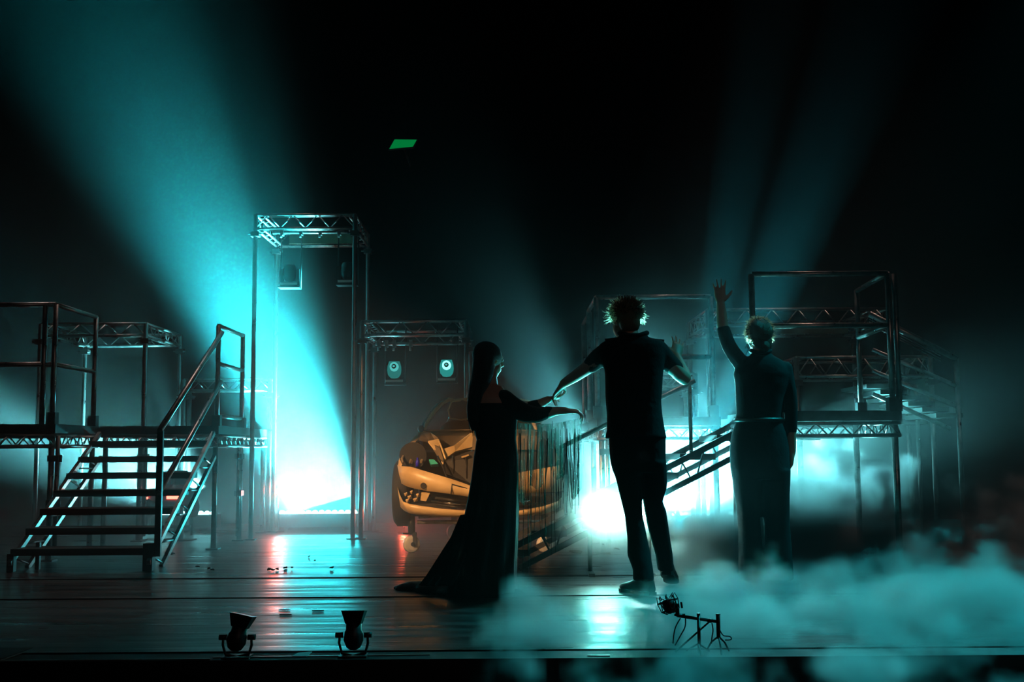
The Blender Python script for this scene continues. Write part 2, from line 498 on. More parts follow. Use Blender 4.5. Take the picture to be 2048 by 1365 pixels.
# platform with the guardrail, left of the stairs
pl = platform('scaffold_platform', 'dark scaffold platform with square guardrail left of the staircase', XL - 1.05, XL, 8.9, 9.82,
              [(XL - .03, 8.93, (.05, .0)), (XL - .03, 9.79, None), (XL - 1.02, 8.93, None), (XL - 1.02, 9.79, None)], ZD, group='scaffold platforms')
guardrail(pl, [(XL - 1.0, 8.92), (XL - .03, 8.92), (XL - .03, 9.79)], ZD, 2.09)
bar('rail_post', (XL - .115, 8.92, ZD), (XL - .115, 8.92, 2.09), .022, 'aluminium', pl)
# landing behind the staircase, two decks deep
pl2 = platform('scaffold_platform', 'scaffold landing deck at the head of the left staircase', XL + .02, XM, 9.86, 10.86,
               [(XL + .05, 9.9, None), (XM - .03, 9.9, None), (XM - .03, 10.82, (.0, -.06)), (XL + .05, 10.82, (.055, 0))], ZD, group='scaffold platforms')
guardrail(pl2, [(XM - .02, 9.9), (XM - .02, 10.8)], ZD, 2.02, (.62, .1))
pl3 = platform('scaffold_platform', 'low scaffold deck behind the landing, lit from beneath', XL + .10, XM - .01, 10.9, 11.88,
               [(XM - .04, 11.84, None), (XL + .13, 11.84, None)], ZD, group='scaffold platforms')

def frame_tower(name, label, x0, x1, y0, y1, zt, h=.13, z0=0.0, shelf=None, group='truss towers'):
    t = thing(name, label, 'truss tower', ((x0 + x1) / 2, (y0 + y1) / 2, z0), group)
    legs = True
    if shelf: part('deck', MB().span((x0 + .03, y0 + .03, shelf - .05), (x1 - .03, y1 - .03, shelf)), 'deck_ply', t)
    c = [(x0, y0), (x1, y0), (x1, y1), (x0, y1)]
    if legs:
        for i, (x, y) in enumerate(c):
            bar('leg', (x, y, z0 + .012), (x, y, zt), TR, 'aluminium', t)
            part('foot_plate', MB().box((x, y, z0 + .006), (.11, .11, .012)), 'dark_steel', t)
            part('clamp', MB().box((x, y, zt - h - .06), (.085, .085, .05)).tube((x - .07, y - .03, zt - h - .06), (x + .07, y - .03, zt - h - .06), .009), 'dark_steel', t)
    for i in range(4):
        a, b = c[i], c[(i + 1) % 4]
        truss_side(t, a, b, zt - h, zt, pieces=(i < 2), pitch=.25)
        # second lattice inside makes it a box girder
        ca = V(((x0 + x1) / 2, (y0 + y1) / 2, 0)); k = .14
        a2 = V((*a, 0)).lerp(ca, k); b2 = V((*b, 0)).lerp(ca, k)
        bar('truss_chord', (a2.x, a2.y, zt), (b2.x, b2.y, zt), .012, 'aluminium', t)
        bar('truss_chord', (a2.x, a2.y, zt - h), (b2.x, b2.y, zt - h), .012, 'aluminium', t)
        j = MB(); n = 5
        for q in range(n):
            u = V((*a, zt)).lerp(V((*b, zt)), q / n); w = V((a2.x, a2.y, zt)).lerp(V((b2.x, b2.y, zt)), (q + .5) / n)
            j.tube(u, w, .007, n=5); j.tube(u - V((0, 0, h)), w - V((0, 0, h)), .007, n=5)
        part('truss_bracing', j, 'aluminium', t, kind='stuff')
    return t

z_tall = at(612, 428, 10.88).z
tt = frame_tower('truss_tower', 'tallest square truss tower with two small lamps hung inside', -2.60, XR, 10.92, 11.92, z_tall, .14)
part('top_panel', MB().span((-2.45, 11.86, z_tall - .12), (XR - .12, 11.875, z_tall - .01)), 'car_inner', tt, 'brown board behind the top girder')
z_mid = at(830, 642, 10.9).z
mt = frame_tower('truss_tower', 'shorter truss tower with two moving lamps behind the cream car', -1.51, -.46, 10.92, 11.92, z_mid, .14)
z_f1 = at(200, 648, 10.7).z
f1 = frame_tower('truss_tower', 'truss tower on tall legs behind the guardrail platform', XL - 1.03, XL + .03, 10.95, 12.1, z_f1 + .03, .12, shelf=ZD)
z_f2 = at(330, 757, 10.95).z
f2 = frame_tower('truss_tower', 'low truss frame behind the head of the left staircase', XL + .13, XM + .0, 11.95, 12.16, z_f2 + .05, .12, shelf=ZD)  # its shelf is added to stop batten light leaking upward

# ---- hung lamps
def rail_drop(t, x0, x1, y, z, zt):
    """a hanging pipe with its two drop rods"""
    bar('hanging_pipe', (x0, y, z), (x1, y, z), .020, 'aluminium', t)
    for x in (x0 + .08, x1 - .08):
        bar('drop_rod', (x, y, z), (x, y, zt), .010, 'aluminium', t)

def moving_head(label, c, w, lens, tilt=0.0):
    """c: centre of the egg-shaped head"""
    t = thing('moving_head_lamp', label, 'stage lamp', c - V((0, 0, .62 * w + .06)), 'moving head lamps')
    h = 1.25 * w
    prof = [(0, .42), (.06, .60), (.2, .84), (.42, 1.0), (.65, .97), (.85, .84), (.97, .74), (1, .70)]
    hd = part('head', MB().lathe(c - V((0, 0, h * .5)), c + V((0, 0, h * .5)), [(a, b * w * .5) for a, b in prof], 24), 'black_metal' if lens is None else 'bin_body', t)
    if lens:
        eg = [(-.36, .60), (.36, .60), (.47, .25), (.50, -.05), (.44, -.36), (.28, -.56), (0, -.63), (-.28, -.56), (-.44, -.36), (-.50, -.05), (-.47, .25)]
        part('front_glow', MB().plate([c + V((x * w, -w * .46, z * w)) for x, z in eg], .02, (0, 1, 0)), 'glass_' + lens, hd, 'egg-shaped lamp front with an added soft teal glow')
        fr = c + V((0, -w * .50, h * .24))
        part('lens_plate', MB().lathe(fr + V((0, .03, -.02)), fr + V((0, -.035, -.01)), [(0, w * .34), (1, w * .30)], 20), lens, hd, 'lit rounded lens')
        part('lens_core', MB().lathe(fr + V((0, -.03, -.012)), fr + V((0, -.05, -.01)), [(0, w * .17), (.6, w * .17), (1, w * .10)], 16), 'glass_dark', hd)
        part('lens_dot', MB().ellipsoid(fr + V((0, -.05, -.01)), (w * .08, .012, w * .07), nu=10, nv=6), 'lens_glow_dim', hd)
    for sx in (-1, 1):
        part('yoke_arm', MB().beam(c + V((sx * w * .58, 0, .05)), c + V((sx * w * .58, 0, -.62 * w)), .03, w * .35, V((0, 1, 0))), 'black_metal', t)
    zb = c.z - .62 * w
    b = part('base', MB().span((c.x - w * .62, c.y - w * .45, zb - .05), (c.x + w * .62, c.y + w * .45, zb)), 'black_metal', t)
    part('display_plate', MB().span((c.x - w * .62, c.y - w * .45 - .006, zb - .036), (c.x + w * .62, c.y - w * .45, zb - .012)), 'label_white', b, 'pale name plate')
    part('carry_plate', MB().span((c.x - w * .75, c.y - w * .5, zb - .064), (c.x + w * .75, c.y + w * .5, zb - .05)), 'black_metal', t)
    for sx in (-1, 1):
        bar('hanger_rod', (c.x + sx * w * .72, c.y + .06, zb - .06), (c.x + sx * w * .72, c.y + .06, c.z + .45), .007, 'black_metal', t)
    return t
m1 = at(790, 741, 11.2); m2 = at(894, 738, 11.2)
moving_head('moving head lamp with dim lens hung in the shorter tower, nearer the tall tower', m1, .145, 'lens_glow_dim')
moving_head('moving head lamp with bright lens ring hung in the shorter tower beside the gowned person', m2, .145, 'lens_glow')
m3 = at(580, 548, 11.2); m4 = at(695, 543, 11.2)
moving_head('unlit moving head lamp in the tall tower, on the stairs side', m3, .145, None)
moving_head('unlit moving head lamp in the tall tower, on the car side', m4, .145, None)
rail_drop(tt, -2.5, XR - .1, 11.26, m3.z + .45, z_tall - .14)
rail_drop(mt, -1.42, -.55, 11.26, m1.z + .28, z_mid - .14)
rail_drop(mt, -1.2, -.62, 11.0, m1.z + .34, z_mid - .14)
for x in (-1.38, -1.30, -1.22, -1.05): 
    part('clamp', MB().box((x, 11.26, m1.z + .28), (.035, .07, .07)).tube((x, 11.2, m1.z + .24), (x, 11.2, m1.z + .2), .012), 'aluminium', mt)
for x in (-2.4, -2.2, -2.0, -1.8):
    part('clamp', MB().box((x, 11.26, m3.z + .45), (.035, .07, .07)).tube((x, 11.2, m3.z + .42), (x, 11.2, m3.z + .38), .012), 'aluminium', tt)

# ---- left staircase
st = thing('staircase', 'open dark staircase with lattice stringers and one handrail', 'stairs', ((XL + XM) / 2, 8.9, 0), 'open stage staircases')
def treadY(n): return 8.15 + .24 * n
def treadZ(n): return .165 + .134 * n
for n in range(7):
    part('tread', MB().span((XL + .02, treadY(n), treadZ(n) - .05), (XM - .03, treadY(n) + .25, treadZ(n))), 'deck_ply', st)
def stringer(x, t):
    a0 = V((x, 8.12, .02)); a1 = V((x, 9.86, 1.03))
    d = V((0, .30, -.02))
    for k, o in (('front', V((0, 0, .04))), ('back', d)):
        bar('stringer_chord', a0 + o, (a1 + o - V((0, .06, .03))) if k == 'front' else a0.lerp(a1, .82) + o, .03, 'aluminium', t, h=.035, rnd=False)
    for i in range(9):
        u = (i + .4) / 11
        bar('stringer_rung', a0.lerp(a1, u) + V((0, 0, .04)), a0.lerp(a1, u + (.05 if i % 2 else -.01)) + d * .95, .007, 'aluminium', t)
stringer(XL + .03, st); stringer(XM - .02, st)
part('front_foot', MB().span((XL + .0, 8.14, 0), (XL + .05, 8.19, .13)), 'dark_steel', st)
part('front_foot', MB().span((XL + .14, 8.3, 0), (XL + .17, 8.33, .2)), 'dark_steel', st)
part('front_foot', MB().span((XM - .07, 8.14, 0), (XM + .0, 8.22, .2)), 'dark_steel', st)
xh = XM + .02
bar('handrail_post', (xh, 8.2, .1), (xh, 8.2, 1.03), .045, 'dark_steel', st, h=.03, rnd=False)
bar('handrail', (xh, 8.18, 1.03), (xh, 9.86, 1.95), .022, 'aluminium', st)
bar('handrail', (xh, 8.18, .56), (xh, 9.86, 1.50), .022, 'aluminium', st)

# ------------------------------------------------------------------ right half
XA, XB, XC = 0.72, 1.76, 2.80
pr = platform('scaffold_platform', 'scaffold platform with guardrail behind the jumpsuited person', XB, XC, 7.9, 8.86,
              [(XC - .03, 7.93, None), (XC - .03, 8.83, None), (XB + .03, 8.83, None), (XB + .03, 7.93, None)], 1.13, group='scaffold platforms')
zr = at(1640, 547, 7.9).z
guardrail(pr, [(XB + .0, 7.92), (XC - .04, 7.92), (XC + .02, 8.83)], 1.13, zr, (.62,))
bar('rail_post', (XC + .02, 7.95, 1.13), (XC + .02, 7.95, zr), .022, 'aluminium', pr)
pm = platform('scaffold_platform', 'scaffold platform with guardrail behind the shirted person', XA, XB - .02, 9.2, 10.2,
              [(XA + .03, 9.23, (.05, 0)), (XB - .05, 9.23, None), (XA + .03, 10.17, None), (XB - .05, 10.17, None)], 1.13, group='scaffold platforms')
guardrail(pm, [(XA + .0, 10.15), (XA + .0, 9.23), (XB - .06, 9.23)], 1.13, 2.16, (.5,))
pm2 = platform('scaffold_platform', 'deck without stairs close to the back drape, lit white beneath', XA, XB + .06, 10.24, 11.95,
               [(XA + .03, 11.9, None), (XB + .02, 11.9, None), (XB + .02, 10.27, None)], 1.12, group='scaffold platforms')
guardrail(pm2, [(XA + .02, 11.2), (XA + .02, 10.3)], 1.12, 2.16, (.5,))
pm3 = platform('scaffold_platform', 'narrow deck joined behind the guardrail platform of the jumpsuited person', XB + .10, 2.50, 8.9, 10.36,
               [(2.47, 9.42, None), (2.47, 10.33, None)], 1.12, group='scaffold platforms')
z_g1 = at(1600, 624, 10.6).z
g1 = frame_tower('truss_tower', 'long truss frame with brown board high behind the raised arm', 1.88, 3.62, 10.4, 11.5, z_g1, .15, shelf=1.12)
part('top_panel', MB().span((1.95, 11.44, z_g1 - .13), (3.55, 11.455, z_g1 - .01)), 'car_inner', g1, 'brown board behind the top girder')
z_g2 = at(1700, 716, 9.8).z
g2 = frame_tower('truss_tower', 'low truss frame between the guardrail platform and the back drape', 2.55, 3.75, 9.75, 10.35, z_g2, .17, shelf=1.12)  # its shelf is added to keep batten light off the stair treads
g3 = frame_tower('truss_tower', 'small truss frame standing on the deck close to the back drape', 1.3, 1.78, 10.6, 11.2, at(1345, 748, 10.6).z, .12, z0=1.12)

# steep stair going down from the right platform away to the side
s2 = thing('staircase', 'dim staircase with sloping handrails beyond the guardrail platform', 'stairs', (3.3, 9.0, 0), 'open stage staircases')
yA, yB = 8.05, 8.75
def sl(px, py, Y): return at(px, py, Y)
pa = [(1738, 628, 1912, 718), (1745, 700, 1912, 772), (1745, 742, 1912, 812), (1745, 788, 1900, 858)]
ends = []
for k, (x0, y0, x1, y1) in enumerate(pa):
    p, q = sl(x0, y0, 8.9), sl(x1, y1, 8.9)
    bar('handrail' if k < 2 else 'stringer_chord', p, q, .026 if k == 0 else .018, 'aluminium', s2)
    ends.append((p, q))
for i in range(4):
    p = ends[0][0] - V((0, 0, .022 * (i + 1))); q = ends[0][0].lerp(ends[0][1], .82) - V((0, 0, .022 * (i + 1)))
    bar('grating_bar', p, q, .004, 'aluminium', s2)
pe = ends[0][1]
bar('handrail_post', (pe.x, pe.y, .012), (pe.x, pe.y, pe.z), .022, 'aluminium', s2)
part('foot_plate', MB().box((pe.x, pe.y, .006), (.1, .1, .012)), 'dark_steel', s2)
pe2 = at(1832, 770, 9.6); bar('handrail_post', (pe2.x, pe2.y, 0.0), (pe2.x, pe2.y, pe2.z), .018, 'aluminium', s2)
a, b = ends[2]; a2, b2 = ends[3]
for i in range(6):
    u = (i + .5) / 6; p = a.lerp(b, u)
    part('tread', MB().span((p.x - .11, 8.9, p.z - .12), (p.x + .11, 9.6, p.z - .085)), 'debris', s2)  # darker and duller than the other treads so this stair stays dim

# staircase that comes down leftward in front of the white light
s3 = thing('staircase', 'lattice staircase sloping down towards the cream car', 'stairs', (.8, 8.35, 0), 'open stage staircases')
def up_x(z): return XB - (1.07 - z) / .5
for Y in (7.98, 8.80):
    tz = 1.04; 
    p1 = V((XB, Y, 1.05)); p0 = V((XB - 2.02, Y, .04))
    dz = V((0, 0, -.17))
    bar('stringer_chord', p0, p1, .05, 'dark_steel', s3, h=.045, rnd=False)
    bar('stringer_chord', p0 + V((.30, 0, -.02)), p1 + dz, .045, 'dark_steel', s3, h=.04, rnd=False)
    for i in range(10):
        u = .14 + i * .085
        bar('stringer_rung', p0.lerp(p1, u), p0.lerp(p1, u + (.035 if i % 2 else -.03)) + dz, .007, 'dark_steel', s3)
for i in range(7):
    u = (i + .9) / 7.4; p = V((XB - 2.02, 0, .04)).lerp(V((XB, 0, 1.05)), u)
    part('tread', MB().span((p.x - .13, 8.0, p.z - .06), (p.x + .13, 8.78, p.z - .015)), 'deck_ply', s3)
h0, h1 = at(1120, 896, 7.98), at(1390, 762, 7.98)
bar('handrail', h0, h1, .016, 'aluminium', s3)
for u in (.04, .5, .96):
    p = h0.lerp(h1, u); bar('handrail_post', (p.x, p.y, max(.04, 1.05 - (XB - p.x) * .5)), p, .014, 'aluminium', s3)

# ------------------------------------------------------------------ floor battens, blinder, footlights, sign
def batten(label, p, q, cells, emat, group='led battens along the back'):
    p = V(p); q = V(q)
    t = thing('led_batten', label, 'light bar', V(((p.x + q.x) / 2, p.y + .06, 0)), group)
    z = p.z
    part('housing', MB().span((p.x - .03, p.y - .02, .03), (q.x + .03, p.y + .14, z - .015)), 'black_metal', t)
    part('front_strip', MB().span((p.x - .03, p.y - .028, z - .05), (q.x + .03, p.y - .02, z - .02)), 'dark_steel', t)
    for x in (p.x + .1, q.x - .1):
        part('foot', MB().span((x - .03, p.y - .06, 0), (x + .03, p.y + .18, .03)), 'black_metal', t)
    L = (q.x - p.x) / cells
    for i in range(cells):
        c = V((p.x + L * (i + .5), p.y + .05, z - .015))
        part('lens', MB().lathe(c, c + V((0, -.012, .028)), [(0, L * .47), (.6, L * .45), (1, L * .3)], 10), emat, t)
    return t
batten('long led light bar on the floor between the tall tower legs', bA0, bA1, 12, 'led_teal')
batten('led light bar on the floor behind the stairs and the red car rear', bL0, bL1, 12, 'led_teal')
xm = (bR0.x + bR1.x) / 2
batten('led light bar on the floor behind the dazzling lamp bar', bR0, V((xm - .04, bR0.y, bR0.z)), 12, 'led_teal')
batten('led light bar on the floor between the shirted and jumpsuited people', V((xm + .04, bR0.y, bR0.z)), V((bR1.x, bR0.y, bR0.z)), 12, 'led_teal')

t = thing('blinder_lamp', 'dazzling white lamp bar on a low stand behind the shirted person', 'stage lamp', V((BLIND[1].x, BLIND[1].y, 0)))
for p in BLIND:
    r = .085
    part('lamp_can', MB().lathe(p + V((0, .16, 0)), p + V((0, -.03, 0)), [(0, .04), (.25, .08), (.8, r), (1, r + .012)], 20), 'black_metal', t)
    part('lens', MB().lathe(p + V((0, -.012, 0)), p + V((0, -.04, 0)), [(0, r), (.5, r * .9), (1, r * .5)], 18), 'led_white', t)
zb = BLIND[0].z
part('cross_bar', MB().span((BLIND[0].x - .1, BLIND[0].y + .03, zb - .13), (BLIND[2].x + .1, BLIND[0].y + .08, zb - .09)), 'dark_steel', t)
for x in (BLIND[0].x - .05, BLIND[2].x + .05):
    bar('stand_leg', (x, BLIND[0].y + .05, 0), (x, BLIND[0].y + .05, zb - .09), .016, 'dark_steel', t)
    part('stand_foot', MB().span((x - .02, BLIND[0].y - .12, 0), (x + .02, BLIND[0].y + .22, .02)), 'dark_steel', t)

t = thing('added_beam_lamp', 'added pair of small floor lamps for the narrow upward beams behind the shirted person', 'stage lamp', BEAM)
for sx in (-.05, .05):
    p = BEAM + V((sx, .04, .03)); a = V((.25 + sx, -.1, 1)).normalized()
    part('lamp_can', MB().lathe(p, p + a * .12, [(0, .02), (.3, .038), (1, .042)], 16), 'black_metal', t)
part('base_plate', MB().span(BEAM + V((-.12, -.04, 0)), BEAM + V((.12, .12, .03))), 'black_metal', t)

t = thing('added_rim_lamp', 'added round rim lamp on a short post, hidden on the deck behind the shirted person', 'stage lamp', V((RIM_LAMP.x, RIM_LAMP.y, 1.12)))
part('lamp_can', MB().lathe(RIM_LAMP + V((0, .12, 0)), RIM_LAMP + V((0, -.06, 0)), [(0, .03), (.3, .055), (1, .062)], 18), 'black_metal', t)
part('lens', MB().lathe(RIM_LAMP + V((0, -.05, 0)), RIM_LAMP + V((0, -.07, 0)), [(0, .054), (1, .04)], 16), 'led_teal', t)
bar('post', (RIM_LAMP.x, RIM_LAMP.y + .03, 1.14), (RIM_LAMP.x, RIM_LAMP.y + .03, RIM_LAMP.z - .04), .014, 'black_metal', t)
part('base_plate', MB().span((RIM_LAMP.x - .1, RIM_LAMP.y - .06, 1.12), (RIM_LAMP.x + .1, RIM_LAMP.y + .12, 1.14)), 'black_metal', t)

def footlight(label, px, py_top, py_base, tilt):
    b = fl(px, py_base + 2, -.012)
    top = at(px, py_top, b.y)
    h = top.z - b.z
    t = thing('footlight', label, 'stage lamp', b, 'footlights on the stage edge')
    c = b + V((0, 0, h * .52)); ax = V((tilt, .15, 1)).normalized()
    part('can', MB().lathe(c - ax * h * .36, c + ax * h * .42, [(0, .012), (.08, .03), (.3, .043), (.55, .040), (.62, .034), (1, .034)], 18), 'black_metal', t)
    e = c + ax * h * .44; x, u = frame(ax)
    part('barn_door', MB().loft([[e - ax * .03 + x * .033 * sx + u * .033 * sy for sx, sy in ((-1, -1), (1, -1), (1, 1), (-1, 1))],
                                 [e + ax * .025 + x * .05 * sx + u * .05 * sy for sx, sy in ((-1, -1), (1, -1), (1, 1), (-1, 1))]], smooth=False), 'black_metal', t)
    for s in (-1, 1):
        part('yoke', MB().path([c + V((s * .06, 0, 0)), c + V((s * .062, 0, -h * .2)), c + V((s * .05, 0, -h * .44)), c + V((s * .0, 0, -h * .505))], .006, 6), 'dark_steel', t)
        part('knob', MB().tube(c + V((s * .045, 0, 0)), c + V((s * .078, 0, 0)), .012), 'black_metal', t)
    part('base_plate', MB().span(b + V((-.06, -.04, 0)), b + V((.06, .04, .008))), 'dark_steel', t)
    return t
footlight('small black footlight leaning over on the stage edge, stairs side', 474, 1238, 1314, .22)
footlight('small black upright footlight on the stage edge, car side', 707, 1231, 1312, .0)

# dim green illuminated panel high up at the back
gp = at(805, 288, 12.3)
g = thing('exit_sign', 'small dim green lit panel high in the darkness above the towers', 'sign', gp - V((0, 0, .08)))
part('housing', MB().plate([gp + V((-.165, .02, -.07)), gp + V((.13, .02, -.045)), gp + V((.175, .02, .05)), gp + V((-.10, .02, .055))], .04), 'black_metal', g)
part('lit_face', MB().plate([gp + V((-.15, -.01, -.06)), gp + V((.12, -.01, -.035)), gp + V((.165, -.01, .045)), gp + V((-.09, -.01, .05))], .01), 'green_sign', g)
bar('bracket', gp + V((0, .04, 0)), V((gp.x, Y_WALL - .02, gp.z)), .012, 'black_metal', g)

# added red lamps, put in for the red streaks on the glossy boards
for label, px, py, Y, pw in (('added small red lamp low between the tall tower legs', 556, 985, 12.0, 30), ('added small red lamp on the floor beside the cream car', 808, 1048, 11.6, 6)):
    p = at(px, py, Y)
    t = thing('added_red_lamp', label, 'lamp', V((p.x, p.y, 0)), 'added red lamps')
    part('lamp_body', MB().lathe(p + V((0, .07, 0)), p, [(0, .015), (.4, .03), (1, .034)], 14), 'black_metal', t)
    part('lens', MB().ellipsoid(p, (.026, .014, .026), nu=12, nv=8), 'added_red_lens', t)
    dl = bpy.data.lights.new('light_added_red', 'POINT'); dl.energy = pw; dl.color = (1, .10, .05); dl.shadow_soft_size = .03
    ol = bpy.data.objects.new('light_added_red', dl); COL.objects.link(ol); ol.location = p + V((0, -.06, 0))
    bar('stand', (p.x, p.y + .04, .01), (p.x, p.y + .04, p.z), .01, 'black_metal', t)
    part('base_plate', MB().lathe((p.x, p.y + .04, 0), (p.x, p.y + .04, .015), [(0, .07), (1, .065)], 16), 'black_metal', t)

# ------------------------------------------------------------------ cream car front on a trolley
CY = 9.02                                       # up-stage distance of the bumper
def c_(px, py, dy=0.0): return at(px, py, CY + dy)
cx = c_(964, 900).x
car = thing('car_wreck', 'cream wrecked open car front without bonnet, raised on a wheeled trolley', 'car', (cx, CY + .9, 0))

def arc_panel(top, bot, depth, n_lip=.02):
    """panel between two pixel polylines with their own up-stage offsets; gives it thickness"""
    rows = [[at(x, y, CY + d) for x, y, d in top], [at((a[0] + b[0]) / 2, (a[1] + b[1]) / 2, CY + (a[2] + b[2]) / 2 - .025) for a, b in zip(top, bot)], [at(x, y, CY + d) for x, y, d in bot]]
    return MB().grid(rows, thick=(0, depth, 0))
# upper front panel: slopes down to the middle, broken, the far half hangs level
topL = [(794, 930, .42), (797, 933, .28), (803, 933, .16), (820, 934, .09), (850, 943, .04), (880, 952, .02), (910, 961, .01), (938, 971, 0), (965, 980, 0)]
botL = [(797, 962, .42), (803, 968, .28), (812, 973, .16), (828, 978, .09), (855, 983, .04), (882, 986, .02), (910, 990, .01), (936, 994, 0), (965, 999, 0)]
fp = part('front_panel', arc_panel(topL, botL, .03), 'car_cream', car)
topR = [(966, 980, 0), (1000, 962, 0), (1037, 946, .02), (1070, 940, .04), (1100, 935, .08), (1122, 931, .14), (1132, 930, .24), (1135, 932, .40)]
botR = [(966, 999, 0), (1000, 995, 0), (1037, 988, .02), (1070, 986, .04), (1100, 985, .08), (1118, 984, .14), (1127, 982, .24), (1130, 976, .40)]
part('front_panel', arc_panel(topR, botR, .03), 'car_cream', car)
hp = c_(847, 972, .035); part('round_hole', MB().lathe(hp, hp + V((0, -.014, 0)), [(0, .026), (1, .024)], 18), 'car_dark', fp, 'round dark hole in the panel')
q0 = c_(905, 968, -.012)
part('plate_recess', MB().path([c_(902, 990, -.01), c_(904, 969, -.012), c_(934, 978, -.012)], .006, 5), 'car_dark', fp)
# lower bumper sweeping under
topB = [(793, 955, .40), (795, 975, .26), (799, 990, .14), (806, 1004, .07), (820, 1009, .03), (845, 1013, .01), (880, 1018, 0), (930, 1022, 0), (985, 1024, 0), (1040, 1022, .02), (1085, 1014, .05), (1115, 1004, .14), (1128, 990, .36)]
botB = [(796, 1005, .42), (801, 1015, .28), (808, 1022, .16), (818, 1027, .09), (832, 1030, .06), (850, 1032, .05), (882, 1034, .04), (930, 1036, .04), (985, 1036, .04), (1040, 1034, .06), (1082, 1030, .09), (1108, 1022, .16), (1122, 1012, .36)]
part('lower_bumper', arc_panel(topB, botB, .03), 'car_cream', car)
# grille slats and broken bits behind the gap between the two
for i, (x0, y0, x1, y1) in enumerate(((870, 996, 940, 1006), (862, 1003, 945, 1013), (872, 1010, 950, 1019), (985, 1006, 1060, 1003), (985, 1014, 1065, 1010))):
    bar('grille_slat', c_(x0, y0, .05), c_(x1, y1, .05), .010, 'chrome' if i % 2 else 'car_dark', car)
part('bracket', MB().plate([c_(843, 985, .03), c_(860, 987, .03), c_(852, 1003, .04), c_(841, 1001, .04)], .02), 'car_cream', car)
for (x, y, w) in ((808, 988, 6), (815, 994, 7), (811, 1001, 6), (820, 984, 5), (826, 999, 8), (832, 990, 5)):
    part('broken_piece', MB().plate([c_(x, y, .06), c_(x + w, y - 2, .05), c_(x + w + 2, y + 3, .08), c_(x + 2, y + 5, .07)], .012), 'car_cream', car)
# near-side wing: from bumper corner up to the screen pillar
wing_o = [(794, 950, .42), (793, 934, .44), (800, 914, .55), (812, 895, .75), (826, 878, 1.0), (841, 861, 1.3)]
wing_i = [(806, 950, .20), (803, 933, .18), (810, 912, .35), (822, 893, .55), (836, 880, .85), (850, 864, 1.2)]
wing_s = [(797, 985, .48), (794, 960, .55), (798, 934, .8), (808, 912, 1.1), (823, 892, 1.35), (840, 872, 1.5)]
rows = [[at(x, y, CY + d) for x, y, d in r] for r in (wing_i, wing_o, wing_s)]
part('wing', MB().grid(rows, thick=(.012, .02, -.01)), 'car_cream', car)
wing2_o = [(1134, 950, .42), (1136, 934, .44), (1130, 914, .55), (1120, 895, .75), (1106, 878, 1.0), (1090, 861, 1.3)]
wing2_i = [(1122, 950, .20), (1126, 933, .18), (1120, 912, .35), (1110, 893, .55), (1096, 880, .85), (1082, 864, 1.2)]
wing2_s = [(1132, 985, .48), (1134, 960, .55), (1132, 934, .8), (1124, 912, 1.1), (1110, 892, 1.35), (1092, 872, 1.5)]
rows = [[at(x, y, CY + d) for x, y, d in r] for r in (wing2_i, wing2_o, wing2_s)]
part('wing', MB().grid(rows, thick=(-.012, .02, -.01)), 'car_dark', car)
# empty headlight bay rim, torn bay walls
part('headlight_rim', MB().path([c_(806, 927, .16), c_(804, 918, .2), c_(811, 905, .3), c_(824, 893, .45), c_(838, 890, .5), c_(845, 898, .45), c_(848, 912, .35), c_(842, 925, .2)], .011, 6), 'car_inner', car)
part('headlight_bowl', MB().lathe(c_(826, 912, .5), c_(826, 912, .24), [(0, .03), (.4, .08), (1, .115)], 20), 'car_dark', car)
part('headlight_flap', MB().plate([c_(818, 928, .2), c_(822, 906, .3), c_(830, 897, .36), c_(846, 912, .34), c_(838, 917, .30), c_(828, 914, .28), c_(824, 930, .22)], .012), 'car_inner', car)
part('inner_wing', MB().plate([c_(838, 880, .55), c_(858, 884, .6), c_(880, 920, .35), c_(888, 925, .3), c_(880, 900, .45), c_(876, 878, .7), c_(860, 866, .95), c_(846, 866, .95)], .016), 'car_inner', car)
part('brace_panel', MB().plate([c_(856, 884, .55), c_(876, 880, .62), c_(886, 900, .5), c_(908, 893, .55), c_(940, 868, .85), c_(946, 866, .85), c_(944, 896, .6), c_(910, 905, .5), c_(892, 918, .42), c_(886, 930, .34), c_(875, 920, .4), c_(873, 905, .45)], .016), 'car_cream', car)
part('brace_ridge', MB().path([c_(877, 880, .56), c_(884, 898, .46), c_(891, 919, .36)], .008, 6), 'car_cream', car)
part('engine_tray', MB().span((c_(850, 900).x, CY + .25, c_(900, 990).z), (c_(1110, 900).x, CY + 1.2, c_(900, 975).z)), 'car_dark', car)
part('radiator', MB().plate([c_(888, 925, .34), c_(935, 905, .34), c_(1080, 905, .34), c_(1090, 960, .30), c_(940, 968, .28), c_(893, 950, .28)], .05), 'car_dark', car)
for i in range(7):
    bar('radiator_fin', c_(905 + i * 26, 912, .305), c_(908 + i * 26, 958, .27), .006, 'cooling_fin', car)
part('light_strip', MB().plate([c_(922, 914, .29), c_(937, 909, .29), c_(938, 912, .29), c_(924, 917, .29)], .014), 'car_cream', car)
part('hose', MB().path([c_(875, 912, .25), c_(886, 935, .2), c_(893, 955, .12), c_(892, 962, .08)], .007, 6), 'chrome', car)
part('blue_bottle', MB().lathe(c_(835, 934, .24), c_(835, 916, .24), [(0, .016), (.6, .016), (.75, .008), (1, .008)], 10), 'car_blue', car, 'small blue fluid bottle')
part('fluid_tank', MB().plate([c_(858, 922, .28), c_(868, 922, .28), c_(877, 931, .26), c_(862, 932, .26)], .05), 'car_green', car, 'teal fluid tank')
